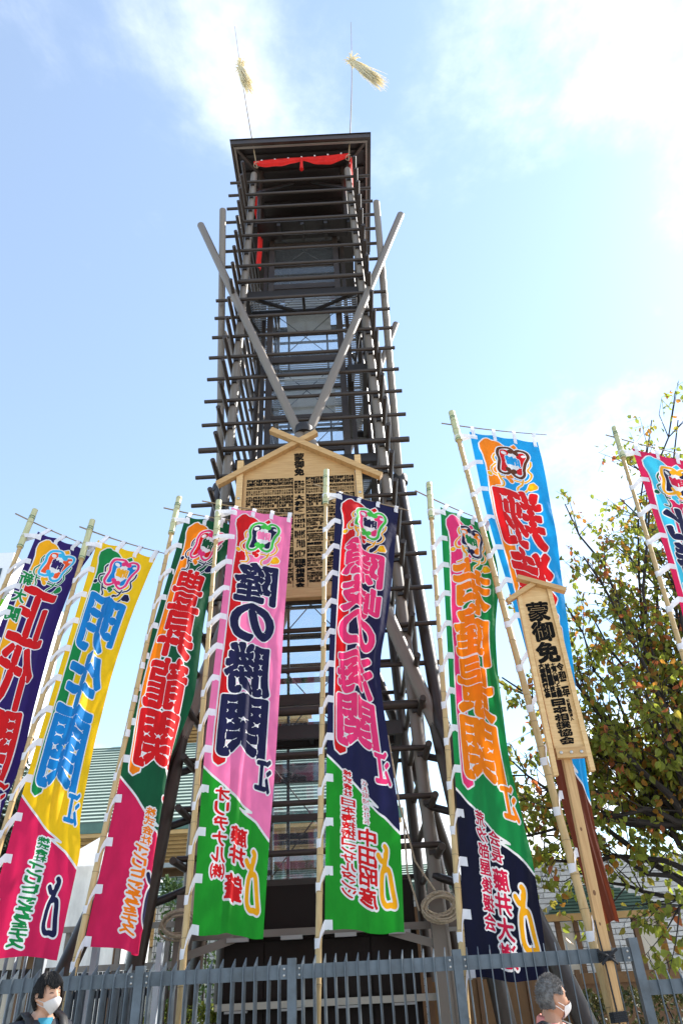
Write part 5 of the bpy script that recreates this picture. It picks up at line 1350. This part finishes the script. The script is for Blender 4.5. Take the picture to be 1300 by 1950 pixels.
def person(loc, top_z, body_yaw, head_yaw, head_pitch, label, skin, hair, hairstyle, maskm, jacket, shirt, seed):
    rnd = random.Random(seed); root = tag(empty('person', loc), label, 'person'); root.rotation_euler = (0, 0, 0)
    loc = Vector(loc); Hs = top_z / 1.72
    Rb = Matrix.Rotation(body_yaw, 4, 'Z')
    J = [(0, .01, .93), (0, .015, 1.12), (0, .01, 1.32), (0, .015, 1.43), (0, .01, 1.50), (0, -.005, 1.57)]
    R = [(.15, .11), (.14, .10), (.155, .11), (.10, .075), (.055, .058), (.052, .055)]
    Ed = [(0, 1), (1, 2), (2, 3), (3, 4), (4, 5)]
    def chain(start, pts, rr):
        p = start
        for q, r in zip(pts, rr): J.append(q); R.append(r); Ed.append((p, len(J) - 1)); p = len(J) - 1
        return p
    for s in (-1, 1):
        wr = chain(3, [(s * .165, .015, 1.405), (s * .215, .03, 1.13), (s * .215, -.06, .90), (s * .21, -.085, .84)], [.062, .045, .034, (.02, .036)])
        for k in range(4): chain(wr, [(s * .21 + (k - 1.5) * .004, -.10 - .012 * k, .79 - .004 * abs(k - 1.5)), (s * .205, -.105 - .012 * k, .75)], [.010, .008])
        chain(wr, [(s * .19, -.12, .83), (s * .185, -.135, .80)], [.011, .009])
        chain(0, [(s * .09, .01, .87), (s * .10, -.005, .49), (s * .10, .03, .09), (s * .105, -.06, .045), (s * .11, -.13, .035)], [.095, .062, .045, .042, .032])
    bv, bf = skin_body(J, Ed, R, 2)
    # head with ears, joined into one continuous skin
    hc = Vector((0, -.025, 1.72 - .118)); Rh = Matrix.Translation(hc) @ Matrix.Rotation(head_yaw - body_yaw, 4, 'Z') @ Matrix.Rotation(head_pitch, 4, 'X')
    hv, hf = [], []; na, ne = 64, 44
    for i in range(ne + 1):
        for k in range(na): hv.append(Rh @ head_pt(k * 360 / na, -90 + 180 * i / ne))
    for i in range(ne):
        for k in range(na): a = i * na + k; b = i * na + (k + 1) % na; hf.append((a, b, b + na, a + na))
    for s in (-1, 1):
        c = Vector((s * .076, .012, -.006)); base = len(hv)
        for i in range(9):
            for k in range(12):
                el = -90 + 22.5 * i; aa = k * 30; dx = math.cos(rad(el)) * math.cos(rad(aa)); dy = math.cos(rad(el)) * math.sin(rad(aa)); dz = math.sin(rad(el))
                p = c + Vector((s * (.011 * dx + .006 * dy), .019 * dy + .004 * dz, .031 * dz)); hv.append(Rh @ p)
        for i in range(8):
            for k in range(12): a = base + i * 12 + k; b = base + i * 12 + (k + 1) % 12; hf.append((a, b, b + 12, a + 12))
    v = [tuple(p) for p in bv] + [tuple(p) for p in hv]; f = bf + [tuple(i + len(bv) for i in q) for q in hf]
    v, f = remesh(v, f, .0055)
    W = lambda p: loc + (Rb @ Vector(p)) * Hs
    mesh_obj('body', [W(p) for p in v], f, skin, root, True)
    HW = lambda p: W(Rh @ Vector(p))
    def patch(name, az0, az1, n, lo, hi, m_, off, mat_, nz=0.0, nose=False, thick=None):
        vs, fs = [], []
        for i in range(n + 1):
            az = az0 + (az1 - az0) * i / n
            for j in range(m_ + 1):
                l, h = lo(az), hi(az); el = l + (h - l) * j / m_; p = head_pt(az, el, nose); d = p.normalized()
                e = min(j, m_ - j) / m_; o = off(az, el) if callable(off) else off
                vs.append(HW(p + d * (o + nz * noise.noise(Vector((az * .06, el * .03, seed)))))) 
        for i in range(n):
            for j in range(m_): a = i * (m_ + 1) + j; fs.append((a, a + m_ + 1, a + m_ + 2, a + 1))
        return mesh_obj(name, vs, fs, mat_, root, True)
    # mask: drapes over nose and chin
    def mp_(az): return max(0, math.cos(rad(az * 1.05)))
    mo = lambda az, el: .006 + .020 * mp_(az) ** 3 * math.exp(-((el + 22) / 20) ** 2) + .006 * mp_(az)
    patch('face_mask', -62, 62, 30, lambda az: -66 + 34 * (abs(az) / 62) ** 1.6, lambda az: -6 - 14 * (abs(az) / 62) ** 1.2, 16, mo, maskm)
    for s in (-1, 1):
        for e0 in (-21, -36):
            P = [HW(head_pt(s * a, e0 + (-8 - e0 + (0 if e0 > -30 else -12)) * (a - 60) / 42) * 1.045) for a in np.linspace(60, 102, 8)]
            MB().tube(P, .0022, 5).obj('mask_loop', maskm, root, True)
        # eyes and brows
        P = [HW(head_pt(s * a, 4.5 - .012 * (a - 25) ** 2) + Vector((0, -.0015, 0))) for a in np.linspace(15, 36, 8)]
        MB().tube(P, [.001, .0022, .003, .0032, .003, .0026, .002, .001], 6).obj('eye', EYE, root, True)
        P = [HW(head_pt(s * a, 17 - .014 * (a - 26) ** 2) * 1.012) for a in np.linspace(12, 40, 8)]
        MB().tube(P, [.0015, .003, .0036, .0036, .003, .0025, .002, .001], 6).obj('eyebrow', hair, root, True)
    # hair: a shaped cap with many locks
    if hairstyle == 'long':
        line = lambda az: (31 - 13 * math.exp(-((az + 25) / 22) ** 2)) if abs(az) < 62 else (-2 if abs(az) < 80 else (12 if abs(az) < 104 else -27)); off0 = .018
    else:
        line = lambda az: 33 if abs(az) < 55 else (8 if abs(az) < 84 else (10 if abs(az) < 102 else -30)); off0 = .007
    patch('hair', -180, 180, 96, line, lambda az: 89, 26, lambda az, el: off0 * (.55 + .45 * min(1, max(0, (el - line(az)) / 26))), hair, off0 * .45)
    st = MB(); nst = 1500 if hairstyle == 'long' else 1700
    for k in range(nst):
        az = rnd.uniform(-180, 180); l = line(az); 
        if hairstyle == 'long':
            e0 = rnd.uniform(l + 8, 86); L = rnd.uniform(28, 58); da = rnd.gauss(0, 9) + (10 if abs(az) < 60 else 0); P = []
            for t in np.linspace(0, 1, 5):
                el = max(l - (2 if abs(az) < 108 else 4) - rnd.uniform(0, 4), e0 - L * t); P.append(HW(head_pt(az + da * t, el, False) * (1 + (off0 + .006 * math.sin(t * 3) + rnd.uniform(-.004, .006)) / .1)))
            st.tube(P, [.001, .0028, .003, .0022, .0006], 4, False)
        else:
            el = rnd.uniform(l - 1, 88); p = head_pt(az, el, False); q = p + (p.normalized() * .6 + Vector((rnd.gauss(0, .3), .5 + rnd.gauss(0, .3), rnd.gauss(.1, .3)))).normalized() * rnd.uniform(.010, .024)
            st.tube([HW(p * 1.055), HW((p * 1.06).lerp(q * 1.05, .5)), HW(q * 1.05)], [.0018, .0016, .0005], 4, False)
    st.obj('hair_locks', hair, root, True)
    # clothes: shell over torso and arms, open at the neck
    J2 = [(0, .01, .88), (0, .015, 1.12), (0, .01, 1.32), (0, .018, 1.425), (0, .018, 1.475)]; R2 = [(.185, .14), (.17, .13), (.185, .135), (.135, .10), (.085, .08)]; E2 = [(0, 1), (1, 2), (2, 3), (3, 4)]
    for s in (-1, 1):
        b = len(J2); J2 += [(s * .175, .015, 1.40), (s * .225, .03, 1.13), (s * .22, -.06, .90)]; R2 += [.085, .066, .05]; E2 += [(3, b), (b, b + 1), (b + 1, b + 2)]
    v, f = remesh(*skin_body(J2, E2, R2, 2), .011); keep = [q for q in f if not all(v[i][2] > 1.478 for i in q)]
    mesh_obj('jacket' if jacket is NAVYJ else 'shirt', [W(p) for p in v], keep, jacket, root, True)
    # collar
    cv, cf = [], []
    for i in range(25):
        a = rad(-150 + 300 * i / 24); g = Vector((math.sin(a), math.cos(a), 0)); opn = abs(i - 12) / 12
        for r_, z in ((.070, 1.475), (.066, 1.52 - .02 * opn), (.088, 1.505 - .03 * opn), (.100, 1.455 - .02 * opn)):
            cv.append(W(Vector((0, .012, 0)) + Vector((g.x * r_, g.y * r_, z - .05 * opn ** 3))))
    for i in range(24):
        for j in range(3): a = i * 4 + j; cf.append((a, a + 4, a + 5, a + 1))
    mesh_obj('collar', cv, cf, jacket, root, True)
    if shirt is not None:
        sv_, sf2 = [], []
        for i in range(9):
            for j in range(9):
                u = (i / 8 - .5) * 2; t = j / 8; sv_.append(W((u * .055 * (1 - .75 * t) , -.075 - .075 * t + .02 * u * u, 1.475 - .26 * t)))
        for i in range(8):
            for j in range(8): a = i * 9 + j; sf2.append((a, a + 1, a + 10, a + 9))
        mesh_obj('shirt_front', sv_, sf2, shirt, root, True)
    J3 = [(0, .01, .95), (0, .01, .88)]; R3 = [(.165, .125), (.17, .13)]; E3 = [(0, 1)]
    for s in (-1, 1):
        b = len(J3); J3 += [(s * .095, .005, .80), (s * .10, 0, .48), (s * .10, .02, .12)]; R3 += [.105, .08, .065]; E3 += [(1, b), (b, b + 1), (b + 1, b + 2)]
    v, f = remesh(*skin_body(J3, E3, R3, 2), .014); mesh_obj('trousers', [W(p) for p in v], f, TROU, root, True)
    for s in (-1, 1):
        v, f = skin_body([(s * .10, .05, .045), (s * .105, -.05, .045), (s * .11, -.15, .038)], [(0, 1), (1, 2)], [.05, .052, .042], 2); mesh_obj('shoe', [W(p) for p in v], f, BLACKN, root, True)
    return root, W
y_o, Wy = person((-2.33, 6.02, 0), 1.73, rad(48), rad(60), rad(-4), 'person with black hair, pale grey face mask and navy jacket walking by the fence', SKIN, HAIRK, 'long', MASKG, NAVYJ, TEAL, 3)
o_o, Wo = person((1.115, 5.2, 0), 1.566, rad(62), rad(104), rad(2), 'person with short grey hair, white face mask and salmon shirt passing the fence', SKINO, HAIRG, 'short', MASKW, SALMON, None, 4)
# shoulder bags: straps over the shoulders, packs behind
for W_, lab, redp in ((Wy, 'black shoulder bag with a red panel carried by the person in navy', True), (Wo, 'black rucksack carried by the person in the salmon shirt', False)):
    root = tag(empty('rucksack', W_((0, .15, 1.0))), lab, 'bag')
    v, f = skin_body([(0, .22, .98), (0, .23, 1.16), (0, .21, 1.27)], [(0, 1), (1, 2)], [(.16, .085), (.165, .09), (.13, .06)], 2)
    mesh_obj('pack', [W_(p) for p in v], f, BLACKN, root, True)
    if redp:
        v, f = skin_body([(0, .30, 1.10), (0, .31, 1.26), (0, .29, 1.37)], [(0, 1), (1, 2)], [(.13, .04), (.135, .045), (.10, .03)], 2); mesh_obj('panel', [W_(p) for p in v], f, REDB, root, True)
        MB().tube([W_((-.05, .24, 1.40)), W_((-.04, .25, 1.47)), W_((.04, .25, 1.47)), W_((.05, .24, 1.40))], .012, 8).obj('grab_handle', BLACKN, root, True)
    for s in (-1, 1):
        q_ = 0 if redp else .045
        P = [(s * (.11 + q_), .17, 1.30), (s * (.115 + q_), .10, 1.475 - q_ * .5), (s * (.125 + q_), .02, 1.512 - q_ * .55), (s * (.125 + q_), -.07, 1.475 - q_ * .5), (s * .13, -.13, 1.38), (s * .135, -.155, 1.22), (s * .15, -.10, 1.05)]
        vs = []
        for p in P: vs += [W_((p[0] - .03, p[1], p[2])), W_((p[0] + .03, p[1], p[2])), W_((p[0] - .03, p[1] * .93, p[2] - .012)), W_((p[0] + .03, p[1] * .93, p[2] - .012))]
        fs = []
        for i in range(len(P) - 1):
            a = 4 * i; fs += [(a, a + 4, a + 5, a + 1), (a + 2, a + 3, a + 7, a + 6), (a, a + 2, a + 6, a + 4), (a + 1, a + 5, a + 7, a + 3)]
        mesh_obj('strap', vs, fs, BLACKN, root, True)
bpy.data.objects.remove(_fo)
